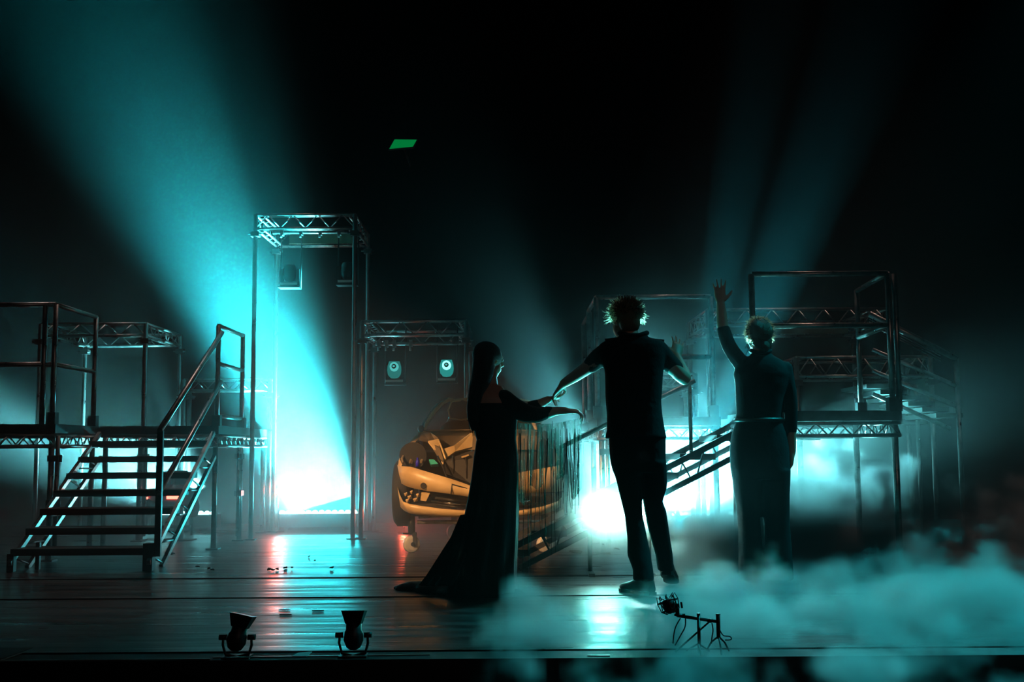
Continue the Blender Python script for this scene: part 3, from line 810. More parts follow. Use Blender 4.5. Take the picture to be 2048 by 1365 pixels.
# scuttle, screen frame, seats
part('scuttle', MB().loft([[c_(846, 860, 1.35), c_(846, 872, 1.1), c_(846, 900, 1.1), c_(846, 900, 1.4)], [c_(1082, 860, 1.35), c_(1082, 872, 1.1), c_(1082, 900, 1.1), c_(1082, 900, 1.4)]], smooth=False), 'car_inner', car)
part('scuttle_edge', MB().path([c_(844, 862, 1.2), c_(880, 861, 1.15), c_(964, 860, 1.12), c_(1040, 861, 1.15), c_(1084, 862, 1.2)], .008, 6), 'car_inner', car)
fr = [(848, 865), (852, 850), (860, 836), (872, 820), (886, 806), (898, 800), (910, 802), (940, 799), (964, 798), (990, 799), (1020, 801), (1034, 804), (1050, 818), (1064, 838), (1074, 864)]
part('screen_frame', MB().path([c_(x, y, 1.25 + .35 * (865 - y) / 67) for x, y in fr], .018, 8), 'car_cream', car)
part('screen_seal', MB().path([c_(x + (-5 if x < 960 else 5), y - 2, 1.32 + .35 * (865 - y) / 67) for x, y in fr[:7]], .014, 6), 'car_dark', car)
part('wing_mirror', MB().ellipsoid(c_(842, 858, 1.1), (.03, .02, .035), nu=10, nv=8), 'car_dark', car)
for X in (912, 1030):
    s_ = part('seat_back', MB().ellipsoid(c_(X + 4, 874, 1.62), (.20, .09, .17)), 'leather', car)
    hr = [(-.115, -.10), (-.13, -.02), (-.10, .06), (0, .085), (.10, .06), (.13, -.02), (.115, -.10), (0, -.115)]
    p = c_(X + 12, 817, 1.62)
    part('headrest', MB().plate([p + V((x, 0, z)) for x, z in hr], .10, (0, 1, 0)), 'leather', s_)
    part('headrest_piping', MB().path([p + V((x * 1.0, -.055, z)) for x, z in hr], .009, 6, closed=True), 'car_cream', s_)
    for sx in (-.05, .05): bar('headrest_stalk', p + V((sx, 0, -.17)), p + V((sx, 0, -.08)), .007, 'chrome', s_)
bar('belt_post', c_(894, 848, 1.7), c_(906, 820, 1.7), .014, 'chrome', car)
part('steering_wheel', MB().path([c_(1010, 868, 1.5) + V((.16 * math.cos(a), -.05 * math.sin(a), .13 * math.sin(a))) for a in ring_angles(20)], .014, 6, closed=True), 'leather', car)
# body tub behind
x0, x1 = c_(800, 900, .6).x, c_(1130, 900, .6).x
part('side_panel', MB().loft([[V((x0 + .02, CY + .6, .42)), V((x0 + .0, CY + .6, .80)), V((x0 + .05, CY + .6, .80)), V((x0 + .06, CY + .6, .42))],
                              [V((x0 + .02, CY + 1.8, .42)), V((x0 + .02, CY + 1.8, .95)), V((x0 + .07, CY + 1.8, .95)), V((x0 + .06, CY + 1.8, .42))]], smooth=False), 'car_cream', car)
part('side_panel', MB().loft([[V((x1 - .02, CY + .6, .42)), V((x1 - .0, CY + .6, .80)), V((x1 - .05, CY + .6, .80)), V((x1 - .06, CY + .6, .42))],
                              [V((x1 - .02, CY + 1.8, .42)), V((x1 - .02, CY + 1.8, .95)), V((x1 - .07, CY + 1.8, .95)), V((x1 - .06, CY + 1.8, .42))]], smooth=False), 'car_cream', car)
part('floor_pan', MB().span((x0 + .08, CY + .3, .38), (x1 - .08, CY + 1.8, .42)), 'car_dark', car)
part('tail_panel', MB().span((x0 + .08, CY + 1.74, .42), (x1 - .08, CY + 1.8, .85)), 'car_dark', car)
# road wheel on the near side, seen as a dark edge
for X in (812, 1122):
    w = c_(X, 1000, .55); s = 1 if X > 900 else -1
    part('road_wheel', MB().lathe(V((w.x - s * .05, w.y, .50)), V((w.x + s * .10, w.y, .50)), [(0, .16), (.02, .25), (.2, .285), (.8, .285), (.98, .25), (1, .16)], 26), 'tyre', car)
# trolley
zt = .34
part('trolley_frame', MB().beam((cx - .60, CY + .22, zt), (cx + .60, CY + .22, zt), .05, .04).beam((cx - .60, CY + 1.7, zt), (cx + .60, CY + 1.7, zt), .05, .04)
     .beam((cx - .58, CY + .22, zt), (cx - .58, CY + 1.7, zt), .05, .04).beam((cx + .58, CY + .22, zt), (cx + .58, CY + 1.7, zt), .05, .04), 'dark_steel', car)
part('support_post', MB().span((cx - .45, CY + .5, zt), (cx - .40, CY + .55, .42)).span((cx + .40, CY + .5, zt), (cx + .45, CY + .55, .42)), 'dark_steel', car)
bar('trolley_rail', (cx - .55, CY + .21, .27), (cx + .55, CY + .21, .27), .016, 'aluminium', car)
bar('trolley_rail', (cx - .55, CY + 1.66, .27), (cx + .55, CY + 1.66, .27), .016, 'aluminium', car)
def castor(px, py, r):
    b = fl(px, py); c = b + V((0, 0, r))
    w = part('castor', MB().tube(c + V((.0, 0, r + .02)), V((c.x, c.y, zt - .01)), .03, n=10).box(c + V((.025, 0, .04)), (.035, .05, .12)).beam(c + V((-.075, -.02, r + .02)), c + V((.04, .02, r + .01)), .03, .014), 'black_metal', car)
    a = V((.45, -.9, 0)).normalized()
    part('castor_wheel', MB().lathe(c + a * .028, c - a * .028, [(0, r * .55), (.0, r * .9), (.15, r), (.85, r), (1, r * .9), (1, r * .55)], 24), 'castor_white', w, 'white castor wheel')
    part('castor_hub', MB().tube(c + a * .04, c - a * .04, .018), 'black_metal', w)
castor(823, 1106, .072); castor(1090, 1106, .072); castor(908, 1079, .072); castor(1116, 1079, .072)
bar('cross_tie', (cx - .55, CY + .4, .30), (cx + .55, CY + 1.6, .30), .012, 'aluminium', car)

# ------------------------------------------------------------------ small red car rear under the stairs
RY = 11.3
def r_(px, py, dy=0.0): return at(px, py, RY + dy)
rc = thing('red_car_rear', 'small dark red car rear with two lit tail lights behind the stairs', 'car', (r_(336, 1000).x, RY + .3, 0))
def slab(outline, d0, d1, m, name, label=None, parent=None):
    a = [r_(x, y, d0) for x, y in outline]; b = [r_(x, y, d1) for x, y in outline]
    n = len(a)
    mb = MB().add(a + b, [list(range(n)), list(range(2 * n - 1, n - 1, -1))] + [[i, n + i, n + (i + 1) % n, (i + 1) % n] for i in range(n)])
    return part(name, mb, m, parent or rc, label)
body = slab([(278, 985), (300, 978), (316, 977), (322, 953), (372, 953), (384, 978), (396, 974), (394, 992), (386, 1002), (370, 1012), (318, 1012), (297, 998), (278, 998)], 0, .44, 'car_red', 'body')
slab([(322, 943), (375, 941), (376, 945), (322, 947)], -.02, .08, 'car_dark', 'spoiler')
bar('spoiler_post', r_(330, 953, .03), r_(330, 944, .03), .012, 'car_dark', rc); bar('spoiler_post', r_(368, 953, .03), r_(368, 943, .03), .012, 'car_dark', rc)
slab([(326, 957), (370, 957), (376, 970), (322, 970)], -.01, .0, 'glass_dark', 'rear_window')
slab([(318, 977), (345, 974), (346, 970), (352, 970), (353, 974), (372, 973), (372, 976), (318, 980)], -.025, -.005, 'chrome', 'chrome_strip', 'bright chrome strip')
for a, b in ((279, 297), (333, 360)):
    slab([(a, 990), (b, 990), (b - 1, 999), (a, 999)], -.02, -.002, 'tail_light', 'tail_light', 'glowing pinkish tail light')
slab([(304, 1003), (350, 1003), (352, 1014), (316, 1014)], -.03, .1, 'car_dark', 'bumper')
w = r_(384, 1016, .3)
part('wheel', MB().lathe(w + V((-.06, 0, 0)), w + V((.06, 0, 0)), [(0, .05), (.05, .085), (.2, .10), (.8, .10), (.95, .085), (1, .05)], 20), 'tyre', rc)
w2 = r_(300, 1016, .4)
part('wheel', MB().lathe(w2 + V((-.06, 0, 0)), w2 + V((.06, 0, 0)), [(0, .05), (.05, .085), (.2, .10), (.8, .10), (.95, .085), (1, .05)], 20), 'tyre', rc)
for p in (w, w2):
    bar('stand', (p.x, p.y, 0), (p.x, p.y, p.z - .08), .014, 'dark_steel', rc)
part('stand_bar', MB().beam((w2.x, w2.y - .05, .09), (w.x, w.y - .05, .09), .03, .03), 'dark_steel', rc)

# ------------------------------------------------------------------ people
def rng(xl, xr, py, Y, ry, n=28, sq=2.4, dy=0.0, fold=0.0, nf=9, ph=0.0):
    """a closed ring whose left and right edge fall on two pixels, ry metres deep"""
    a = at(xl, py, Y); b = at(xr, py, Y); c = (a + b) * .5; rx = (b - a).length * .5
    out = []
    for t in ring_angles(n):
        k = (abs(math.cos(t)) ** sq + abs(math.sin(t)) ** sq) ** (-1 / sq)
        f = 1 + fold * math.sin(nf * t + ph)
        out.append(c + V((math.cos(t) * rx * k * f, math.sin(t) * ry * k * f + dy, 0)))
    return out

def stack(mb, rows, Y, **kw):
    return mb.loft([rng(r[0], r[1], r[2], Y + (r[4] if len(r) > 4 else 0), r[3], **kw) for r in rows])

def smooth_path(pts, rad, k=4):
    """adds points between so that a limb bends softly"""
    P = [V(p) for p in pts]; out = []; rr = []
    for i in range(len(P) - 1):
        p0 = P[max(i - 1, 0)]; p1 = P[i]; p2 = P[i + 1]; p3 = P[min(i + 2, len(P) - 1)]
        for j in range(k):
            t = j / k
            out.append(.5 * ((2 * p1) + (p2 - p0) * t + (2 * p0 - 5 * p1 + 4 * p2 - p3) * t * t + (3 * p1 - p0 - 3 * p2 + p3) * t ** 3))
            rr.append(rad[i] * (1 - t) + rad[i + 1] * t)
    out.append(P[-1]); rr.append(rad[-1])
    return out, rr

def limb(mb, pts, rad, n=14):
    p, r = smooth_path(pts, rad)
    mb.path(p, r, n)
    mb.ellipsoid(p[0], (r[0],) * 3, nu=12, nv=8); mb.ellipsoid(p[-1], (r[-1],) * 3, nu=12, nv=8)

def hand(mb, w, d, nrm, thumb, curl=(.35, .45, .35), spread=.05, size=1.0):
    """palm, four unequal fingers with knuckles, thumb from the side of the palm.
    d: along the hand, nrm: the way the palm faces, thumb: towards the thumb side"""
    w = V(w); d = V(d).normalized(); nrm = V(nrm); nrm = (nrm - d * nrm.dot(d)).normalized()
    s = d.cross(nrm).normalized()
    if s.dot(V(thumb)) < 0: s = -s
    L = .095 * size
    rings = []
    for t, wd, th in ((-.05, .026, .022), (.2, .034, .019), (.55, .041, .016), (.9, .042, .014), (1.02, .036, .011)):
        c = w + d * (L * t)
        rings.append([c + s * (math.cos(a) * wd * size) + nrm * (math.sin(a) * th * size) for a in ring_angles(14)])
    mb.loft(rings)
    lens = (.066, .078, .073, .056)
    for i in range(4):
        off = (1.5 - i) * .0208 * size
        p = w + d * (L * (.97 if i in (1, 2) else .90)) + s * off
        dirv = (d + s * ((1.5 - i) * spread)).normalized(); ax = dirv.cross(nrm).normalized()
        pts = [p - dirv * .02, p]; r = [.0084, .0080]
        seg = (.44, .32, .24)
        for q in range(3):
            dirv = (Matrix.Rotation(-curl[q] * (1 + .12 * i), 3, ax) @ dirv)
            if q == 0 and dirv.dot(nrm) < -.01: dirv = (Matrix.Rotation(2 * curl[q] * (1 + .12 * i), 3, ax) @ dirv); ax = -ax
            p = p + dirv * (lens[i] * seg[q] * size * 1.05); pts.append(p); r.append((.0077, .0070, .0058)[q])
        mb.path(pts, [k * size for k in r], 8); mb.ellipsoid(pts[-1], (.0058 * size,) * 3, nu=8, nv=6)
    p = w + d * (L * .18) + s * .024 * size
    dirv = (d * .62 + s * .72 + nrm * .25).normalized()
    pts = [p]; r = [.014]
    for q, (l, k) in enumerate(((.038, .0118), (.032, .0100), (.024, .0078))):
        pts.append(pts[-1] + dirv * l * size); r.append(k); dirv = (dirv + d * .22 + nrm * .12).normalized()
    mb.path(pts, [k * size for k in r], 8); mb.ellipsoid(pts[-1], (.0078 * size,) * 3, nu=8, nv=6)

def head(mb, c, face, h=.225, tilt=None):
    """skull, jaw, nose, brow, ears; face: the way it looks"""
    f = V(face).normalized(); up = V(tilt).normalized() if tilt is not None else V((0, 0, 1))
    s = f.cross(up).normalized(); up = s.cross(f).normalized()
    ax = (s, f, up); k = h / .225
    mb.ellipsoid(c + up * .022 * k - f * .008 * k, (.073 * k, .094 * k, .090 * k), ax)
    mb.ellipsoid(c - up * .045 * k + f * .020 * k, (.058 * k, .066 * k, .066 * k), ax)
    mb.ellipsoid(c - up * .088 * k + f * .052 * k, (.026 * k, .022 * k, .020 * k), ax)           # chin
    mb.path([c + f * .080 * k + up * .018 * k, c + f * .098 * k - up * .008 * k, c + f * .108 * k - up * .024 * k, c + f * .088 * k - up * .034 * k], [.009 * k, .012 * k, .015 * k, .011 * k], 8)
    mb.ellipsoid(c + f * .082 * k - up * .055 * k, (.026 * k, .012 * k, .007 * k), ax, 12, 6)      # lips
    mb.ellipsoid(c + f * .080 * k - up * .066 * k, (.022 * k, .011 * k, .007 * k), ax, 12, 6)
    for q in (-1, 1):
        mb.ellipsoid(c + f * .074 * k + up * .022 * k + s * (q * .030 * k), (.024 * k, .012 * k, .008 * k), ax, 10, 6)  # brow
        mb.ellipsoid(c + s * (q * .074 * k) - f * .006 * k - up * .006 * k, (.009 * k, .019 * k, .030 * k), ax, 10, 8)    # ear

def eyes(t, c, face, k=1.0):
    f = V(face).normalized(); s = f.cross(V((0, 0, 1))).normalized()
    for q in (-1, 1):
        part('eye', MB().ellipsoid(c + f * .080 * k + V((0, 0, .006 * k)) + s * (q * .030 * k), (.012 * k,) * 3, nu=10, nv=8), 'paper', t)

def tuft(mb, p, d, l, r, bend):
    p = V(p); d = V(d).normalized(); pts = [p]; q = p
    for i in range(3):
        d = (d + V(bend) * .4).normalized(); q = q + d * (l / 3); pts.append(q)
    mb.path(pts, [r, r * .85, r * .55, r * .12], 5)

def flyaway(t, c, f, rx, ry, rz, n, m, zmin, l0, l1, side=0.0):
    """thin open strips of hair that stand off the outline and let light through"""
    mb = MB(); s = f.cross(V((0, 0, 1))).normalized(); u = V((0, 0, 1))
    for i in range(n):
        a = random.uniform(zmin, math.pi - zmin); y = random.uniform(-.5, .35)
        if abs(math.cos(a)) < side: continue
        d = (s * math.cos(a) + u * math.sin(a)).normalized()
        p = c + s * (math.cos(a) * rx) + u * (math.sin(a) * rz) + f * (y * ry)
        q = p; dr = (d + V((random.uniform(-.9, .9), random.uniform(-.3, .3), random.uniform(-.7, .5)))).normalized(); w = random.uniform(.0012, .003)
        e = dr.cross(V((0, 1, 0))).normalized(); rows = [[q - e * w, q + e * w]]
        L_ = random.uniform(l0, l1)
        for k in range(3):
            dr = (dr + V((random.uniform(-.35, .35), 0, random.uniform(-.35, .2)))).normalized(); q = q + dr * (L_ / 3)
            ww = w * (1 - (k + 1) / 3.4); rows.append([q - e * ww, q + e * ww])
        mb.grid(rows)
    part('flyaway_hair', mb, m, t, kind='stuff')

# ================================================= the man, seen from behind, arms out
YM = 6.60
def m_(px, py, dy=0.0): return at(px, py, YM + dy)
man = thing('person', 'person in dark shirt and trousers seen from behind, both arms out', 'person', V((m_(1285, 1100).x, 6.6, 0)), 'people on the stage')
sh_l, el_l, wr_l = m_(1219, 703), m_(1166, 742, .12), m_(1127, 768, .24)
sh_r, el_r, wr_r = m_(1316, 703), m_(1369, 757, .12), m_(1353, 713, .28)
hc = m_(1249, 641, .02); fdir = V((-.55, 1, -.05))
b = MB()
head(b, hc, fdir, .232)
limb(b, [m_(1256, 662, .0), m_(1264, 690, -.02)], [.056, .062])
stack(b, [(1240, 1290, 682, .06), (1215, 1320, 695, .085), (1216, 1318, 740, .10), (1220, 1316, 800, .10), (1224, 1322, 870, .11), (1230, 1324, 905, .11)], YM)
limb(b, [sh_l, el_l, wr_l], [.052, .041, .027]); limb(b, [sh_r, el_r, wr_r], [.052, .043, .027])
hand(b, wr_l + (m_(1122, 774, .26) - wr_l) * .4, m_(1111, 790, .30) - wr_l, V((.25, .2, -.9)), V((1, .1, -.4)), (.35, .35, .28), .12, .98)
hand(b, wr_r, m_(1356, 690, .33) - wr_r, V((-.2, 1, .1)), V((-1, 0, .1)), (.10, .16, .14), .13, 1.0)
foot_l, foot_r = fl(1292, 1190), at(1332, 1142, 6.92)
limb(b, [m_(1252, 905), m_(1266, 1010, .0), m_(1288, 1150, -.08)], [.07, .05, .038]); limb(b, [m_(1304, 905), m_(1308, 1010, .08), m_(1330, 1138, .30)], [.07, .05, .038])
part('body', remesh(b, .0065, 2), 'skin', man)
eyes(man, hc, fdir)
s = MB()
stack(s, [(1238, 1294, 668, .068, -.01), (1236, 1296, 676, .075, -.01), (1214, 1325, 682, .092), (1204, 1331, 692, .108), (1203, 1332, 708, .118), (1207, 1329, 728, .124), (1210, 1326, 745, .126), (1211, 1323, 790, .124),
          (1212, 1322, 808, .123), (1214, 1324, 830, .124), (1214, 1329, 860, .130), (1210, 1333, 878, .138)], YM, n=40)
limb(s, [m_(1218, 702), m_(1196, 718, .06), m_(1182, 731, .09)], [.066, .060, .052])
limb(s, [m_(1316, 702), m_(1334, 722, .04), m_(1350, 737, .08)], [.066, .062, .054])
part('shirt', remesh(s, .011, 3), 'shirt_black', man)
c = MB()
c.path([m_(1266, 671, .0) + V((math.cos(a) * .083, math.sin(a) * .07 - .005, .012 * math.cos(2 * a))) for a in ring_angles(24)], .017, 8, closed=True)
part('collar', c, 'shirt_black', man)
for a, d in ((m_(1217, 680), V((1, 0, .12))), (m_(1321, 682), V((-1, 0, .12)))):
    part('shoulder_tab', MB().beam(a - d * .02, a + d * .085, .045, .014), 'shirt_black', man)
tr = MB()
stack(tr, [(1217, 1331, 868, .125), (1219, 1331, 900, .125), (1221, 1331, 925, .122), (1226, 1332, 945, .118)], YM, n=36)
stack(tr, [(1222, 1281, 925, .115), (1232, 1282, 959, .10), (1242, 1284, 1000, .085, .01), (1250, 1285, 1032, .078, .0), (1255, 1294, 1078, .075, -.03), (1255, 1301, 1111, .075, -.06), (1266, 1306, 1140, .075, -.09), (1266, 1308, 1162, .082, -.11)], YM)
stack(tr, [(1280, 1332, 925, .115), (1283, 1334, 972, .10, .04), (1286, 1325, 1003, .085, .09), (1289, 1332, 1022, .082, .12), (1298, 1338, 1065, .078, .18), (1311, 1345, 1111, .074, .25), (1316, 1347, 1142, .074, .30)], YM)
part('trousers', remesh(tr, .011, 2), 'trouser_black', man)
def shoe(t, heel, toe, w=.05, h=.085, name='shoe'):
    heel = V(heel); toe = V(toe); d = (toe - heel); L = d.length; d.normalize(); x = d.cross(V((0, 0, 1))).normalized(); u = x.cross(d)
    rows = []
    for t_, ww, hh in ((-.08, .55, .6), (.0, .8, 1.0), (.18, .85, 1.1), (.38, .80, .95), (.58, .95, .68), (.80, 1.0, .52), (.95, .75, .42), (1.02, .4, .30)):
        c = heel + d * (L * t_)
        rows.append([c + x * (math.cos(a) * w * ww) + u * (max(0, .5 + .5 * math.sin(a)) * h * hh) for a in ring_angles(16)])
    o = part(name, MB().loft(rows), 'shoe_black', t)
    rows = []
    for t_, ww in ((-.10, .6), (.0, .88), (.2, .9), (.4, .8), (.6, 1.0), (.82, 1.05), (.97, .8), (1.05, .4)):
        c = heel + d * (L * t_)
        rows.append([c + x * (w * ww) + u * .012, c - x * (w * ww) + u * .012, c - x * (w * ww) - u * .006, c + x * (w * ww) - u * .006])
    part('sole', MB().loft(rows, smooth=False), 'shoe_black', o)
shoe(man, fl(1300, 1191) + V((0, 0, .006)), fl(1246, 1182) + V((0, 0, .006)), .05, .10)
shoe(man, at(1334, 1150, 6.86), fl(1345, 1166, .012), .046, .09)
hr = MB()
up = V((0, 0, 1)); f = fdir.normalized(); sd = f.cross(up).normalized()
hr.ellipsoid(hc + up * .034 - f * .014, (.094, .108, .090), (sd, f, up)); hr.ellipsoid(hc - f * .052 - up * .022, (.070, .058, .072), (sd, f, up))
random.seed(11)
for i in range(420):
    a = random.uniform(0, 2 * math.pi); z = random.uniform(-.15, 1)
    n_ = (sd * math.cos(a) * math.sqrt(max(0, 1 - z * z)) + f * math.sin(a) * math.sqrt(max(0, 1 - z * z)) + up * z).normalized()
    if n_.dot(f) > .55 and z < .5: continue
    p = hc + up * .034 - f * .014 + sd * (n_.dot(sd) * .086) + f * (n_.dot(f) * .10) + up * (n_.dot(up) * .082)
    tuft(hr, p, n_ + V((random.uniform(-.5, .5), random.uniform(-.5, .5), random.uniform(-.2, .5))), random.uniform(.025, .05), random.uniform(.0025, .0055), V((random.uniform(-.8, .8), random.uniform(-.5, .5), random.uniform(-.5, .2))))
for i in range(14):
    p = m_(1217 + random.uniform(-2, 6), 633 + random.uniform(-8, 12), .02); tuft(hr, p, V((-1, 0, random.uniform(-.4, .5))), random.uniform(.03, .05), .004, V((-.1, 0, random.uniform(-.3, .5))))
    p = m_(1279 + random.uniform(-4, 3), 622 + random.uniform(-10, 16), .02); tuft(hr, p, V((1, 0, random.uniform(-.1, .9))), random.uniform(.02, .04), .004, V((.1, 0, random.uniform(-.3, .3))))
part('hair', hr, 'hair_fair', man, 'tousled fair hair')
flyaway(man, hc + up * .028 - f * .01, f, .098, .10, .092, 420, 'strand_fair', -.45, .02, .05, .45)

# ================================================= the woman raising her left arm
YW = 7.15
def w_(px, py, dy=0.0): return at(px, py, YW + dy)
wom = thing('person', 'person in black belted jumpsuit with one arm raised straight up', 'person', V((w_(1528, 1100).x, YW, 0)), 'people on the stage')
hc = w_(1517, 671, .02); fdir = V((-.25, 1, .1))
b = MB()
head(b, hc, fdir, .215)
limb(b, [w_(1519, 690), w_(1521, 714)], [.046, .050])
stack(b, [(1500, 1545, 712, .05), (1482, 1566, 726, .075), (1478, 1570, 760, .09), (1480, 1562, 830, .085), (1470, 1570, 900, .10), (1472, 1568, 940, .10)], YW)
arm_l = [w_(1491, 737), w_(1461, 698, .0), w_(1447, 660, .02), w_(1443, 625, .03), w_(1441, 606, .03)]
limb(b, arm_l, [.050, .046, .039, .034, .027])
hand(b, w_(1441, 606, .03), V((-.03, .05, 1)), V((.2, 1, .1)), V((1, .1, 0)), (.06, .10, .10), .13, .96)
arm_r = [w_(1569, 738), w_(1581, 800), w_(1582, 860), w_(1584, 905)]
limb(b, arm_r, [.046, .038, .034, .025])
hand(b, w_(1584, 905), V((-.06, .1, -1)), V((-1, .2, 0)), V((-.1, 1, 0)), (.25, .3, .25), .03, .92)
limb(b, [w_(1494, 930), w_(1498, 1040), w_(1503, 1150)], [.07, .05, .04]); limb(b, [w_(1549, 930), w_(1553, 1040), w_(1559, 1150)], [.07, .05, .04])
part('body', remesh(b, .0065, 2), 'skin', wom)
eyes(wom, hc, fdir)
s = MB()
stack(s, [(1506, 1538, 703, .045), (1500, 1545, 711, .055), (1486, 1562, 720, .075), (1472, 1574, 733, .092), (1467, 1581, 748, .10), (1471, 1576, 771, .105), (1472, 1567, 800, .105), (1473, 1563, 830, .10), (1472, 1564, 843, .10),
          (1464, 1572, 868, .11), (1460, 1577, 897, .118), (1461, 1579, 935, .12), (1465, 1580, 958, .118)], YW, n=40)
limb(s, arm_l[:3], [.058, .050, .044]); limb(s, [arm_r[0], arm_r[1], arm_r[2]], [.054, .044, .040])
stack(s, [(1464, 1521, 940, .11), (1467, 1520.5, 975, .10), (1472, 1520, 1005, .09), (1476, 1519, 1040, .085), (1477.5, 1521, 1061, .083), (1478, 1525, 1110, .09), (1478, 1527, 1144, .095), (1478, 1528, 1160, .097)], YW)
stack(s, [(1522, 1580, 940, .11), (1523, 1578, 989, .10), (1528, 1578, 1040, .085), (1529, 1580, 1065, .083), (1531, 1583, 1110, .09), (1533, 1585, 1144, .095), (1534, 1586, 1160, .097)], YW)
part('jumpsuit', remesh(s, .011, 2), 'suit_black', wom)
part('belt', MB().path([w_(1518, 841) + V((math.cos(a) * .152, math.sin(a) * .108, 0)) for a in ring_angles(28)], .016, 8, closed=True, flat=1.0), 'shoe_black', wom)
part('collar', MB().path([w_(1521, 705) + V((math.cos(a) * .062, math.sin(a) * .055, .01 * math.cos(2 * a))) for a in ring_angles(20)], .014, 8, closed=True), 'suit_black', wom)
for px in (1503, 1560):
    p = fl(px, 1164); shoe(wom, V((p.x, p.y - .06, .006)), V((p.x, p.y + .18, .006)), .042, .07)
hr = MB(); f = fdir.normalized(); sd = f.cross(up).normalized()
hr.ellipsoid(hc + up * .024 - f * .014, (.086, .100, .090), (sd, f, up)); hr.ellipsoid(hc - f * .045 - up * .035, (.070, .052, .062), (sd, f, up))
hr.ellipsoid(hc - f * .085 - up * .072, (.034, .030, .036), (sd, f, up))
for i in range(110):
    a = random.uniform(0, 2 * math.pi); z = random.uniform(-.2, 1)
    n_ = (sd * math.cos(a) * math.sqrt(max(0, 1 - z * z)) + f * math.sin(a) * math.sqrt(max(0, 1 - z * z)) + up * z).normalized()
    if n_.dot(f) > .5 and z < .5: continue
    p = hc + up * .024 - f * .014 + sd * (n_.dot(sd) * .083) + f * (n_.dot(f) * .096) + up * (n_.dot(up) * .086)
    tuft(hr, p, n_.cross(V((random.uniform(-1, 1), random.uniform(-1, 1), random.uniform(-1, 1)))) + n_ * .5, random.uniform(.02, .045), random.uniform(.002, .004), -n_ * .5)
for i in range(12):
    p = w_(1496 + random.uniform(-3, 4), 690 + random.uniform(-4, 14), -.02); tuft(hr, p, V((random.uniform(-1, .4), 0, random.uniform(-.8, .3))), random.uniform(.02, .05), .0025, V((random.uniform(-.6, .6), 0, random.uniform(-.6, .3))))
    p = w_(1540 + random.uniform(-3, 4), 692 + random.uniform(-4, 12), -.02); tuft(hr, p, V((random.uniform(-.2, .8), 0, -1)), random.uniform(.02, .05), .0025, V((random.uniform(-.4, .4), 0, -.4)))
part('hair', hr, 'hair_brown', wom, 'dark tied-back hair')
flyaway(wom, hc + up * .022 - f * .01, f, .087, .09, .092, 420, 'strand_brown', -.75, .010, .03)

# ================================================= the long-haired woman in the gown
YG = 6.76
def g_(px, py, dy=0.0): return at(px, py, YG + dy)
gw = thing('person', 'person in long black gown with train, holding up a sheer net', 'person', V((g_(985, 1100).x, YG, 0)), 'people on the stage')
hc = g_(979, 721); fdir = V((.80, .60, -.06))
b = MB()
head(b, hc, fdir, .212)
limb(b, [g_(978, 740), g_(980, 772)], [.044, .050])
stack(b, [(958, 1003, 772, .05), (946, 1012, 784, .075), (941, 1024, 800, .095), (944, 1030, 825, .095), (950, 1028, 860, .09), (955, 1026, 900, .10), (950, 1032, 945, .12)], YG)
shA = g_(1014, 800, -.04); armA = [shA, g_(1050, 822, -.03), g_(1085, 828, .0), g_(1112, 823, .03), g_(1130, 822, .04)]
limb(b, armA, [.046, .042, .037, .028, .024])
hand(b, g_(1130, 822, .04), V((1, .1, -.08)), V((.1, .2, -1)), V((0, 1, .1)), (.5, .6, .4), .03, .92)
shB = g_(1004, 797, .12); armB = [shB, g_(1050, 816, .12), g_(1080, 808, .14), g_(1096, 800, .15)]
limb(b, armB, [.044, .040, .030, .024])
hand(b, g_(1096, 800, .15), V((1, .45, .25)), V((0, .2, 1)), V((0, -1, .2)), (.25, .3, .2), .05, .88)
limb(b, [g_(975, 945), g_(978, 1060), g_(985, 1160)], [.08, .05, .04]); limb(b, [g_(1005, 945, .05), g_(1005, 1060, .05), g_(1008, 1160, .04)], [.08, .05, .04])
part('body', remesh(b, .0065, 2), 'skin', gw)
eyes(gw, hc, fdir, .94)
d = MB()
d.loft([rng(xl, xr, py, YG, ry, n=72, fold=fo, nf=11, ph=ph) for xl, xr, py, ry, fo, ph in
        ((944, 1030, 808, .10, 0, 0), (942, 1036, 820, .105, 0, 0), (946, 1034, 850, .10, .004, 0), (953, 1032, 880, .10, .008, .2), (948, 1036, 913, .12, .012, .3), (943, 1037, 957, .14, .02, .4),
         (936, 1036, 1000, .16, .03, .5), (926, 1035, 1048, .18, .035, .6), (914, 1033, 1099, .20, .04, .7), (902, 1031, 1148, .22, .045, .8), (896, 1032, 1180, .24, .05, .9))])
part('gown', d, 'dress_black', gw)
sl_ = MB()
limb(sl_, [shA + V((-.02, 0, .01)), g_(1040, 822, -.03), g_(1072, 830, -.01), g_(1098, 824, .02)], [.056, .062, .052, .036])
limb(sl_, [shB, g_(1045, 818, .12), g_(1075, 811, .14)], [.052, .048, .038])
sl_.ellipsoid(g_(1018, 812), (.07, .11, .06))
part('sleeve', remesh(sl_, .011, 3), 'dress_black', gw)
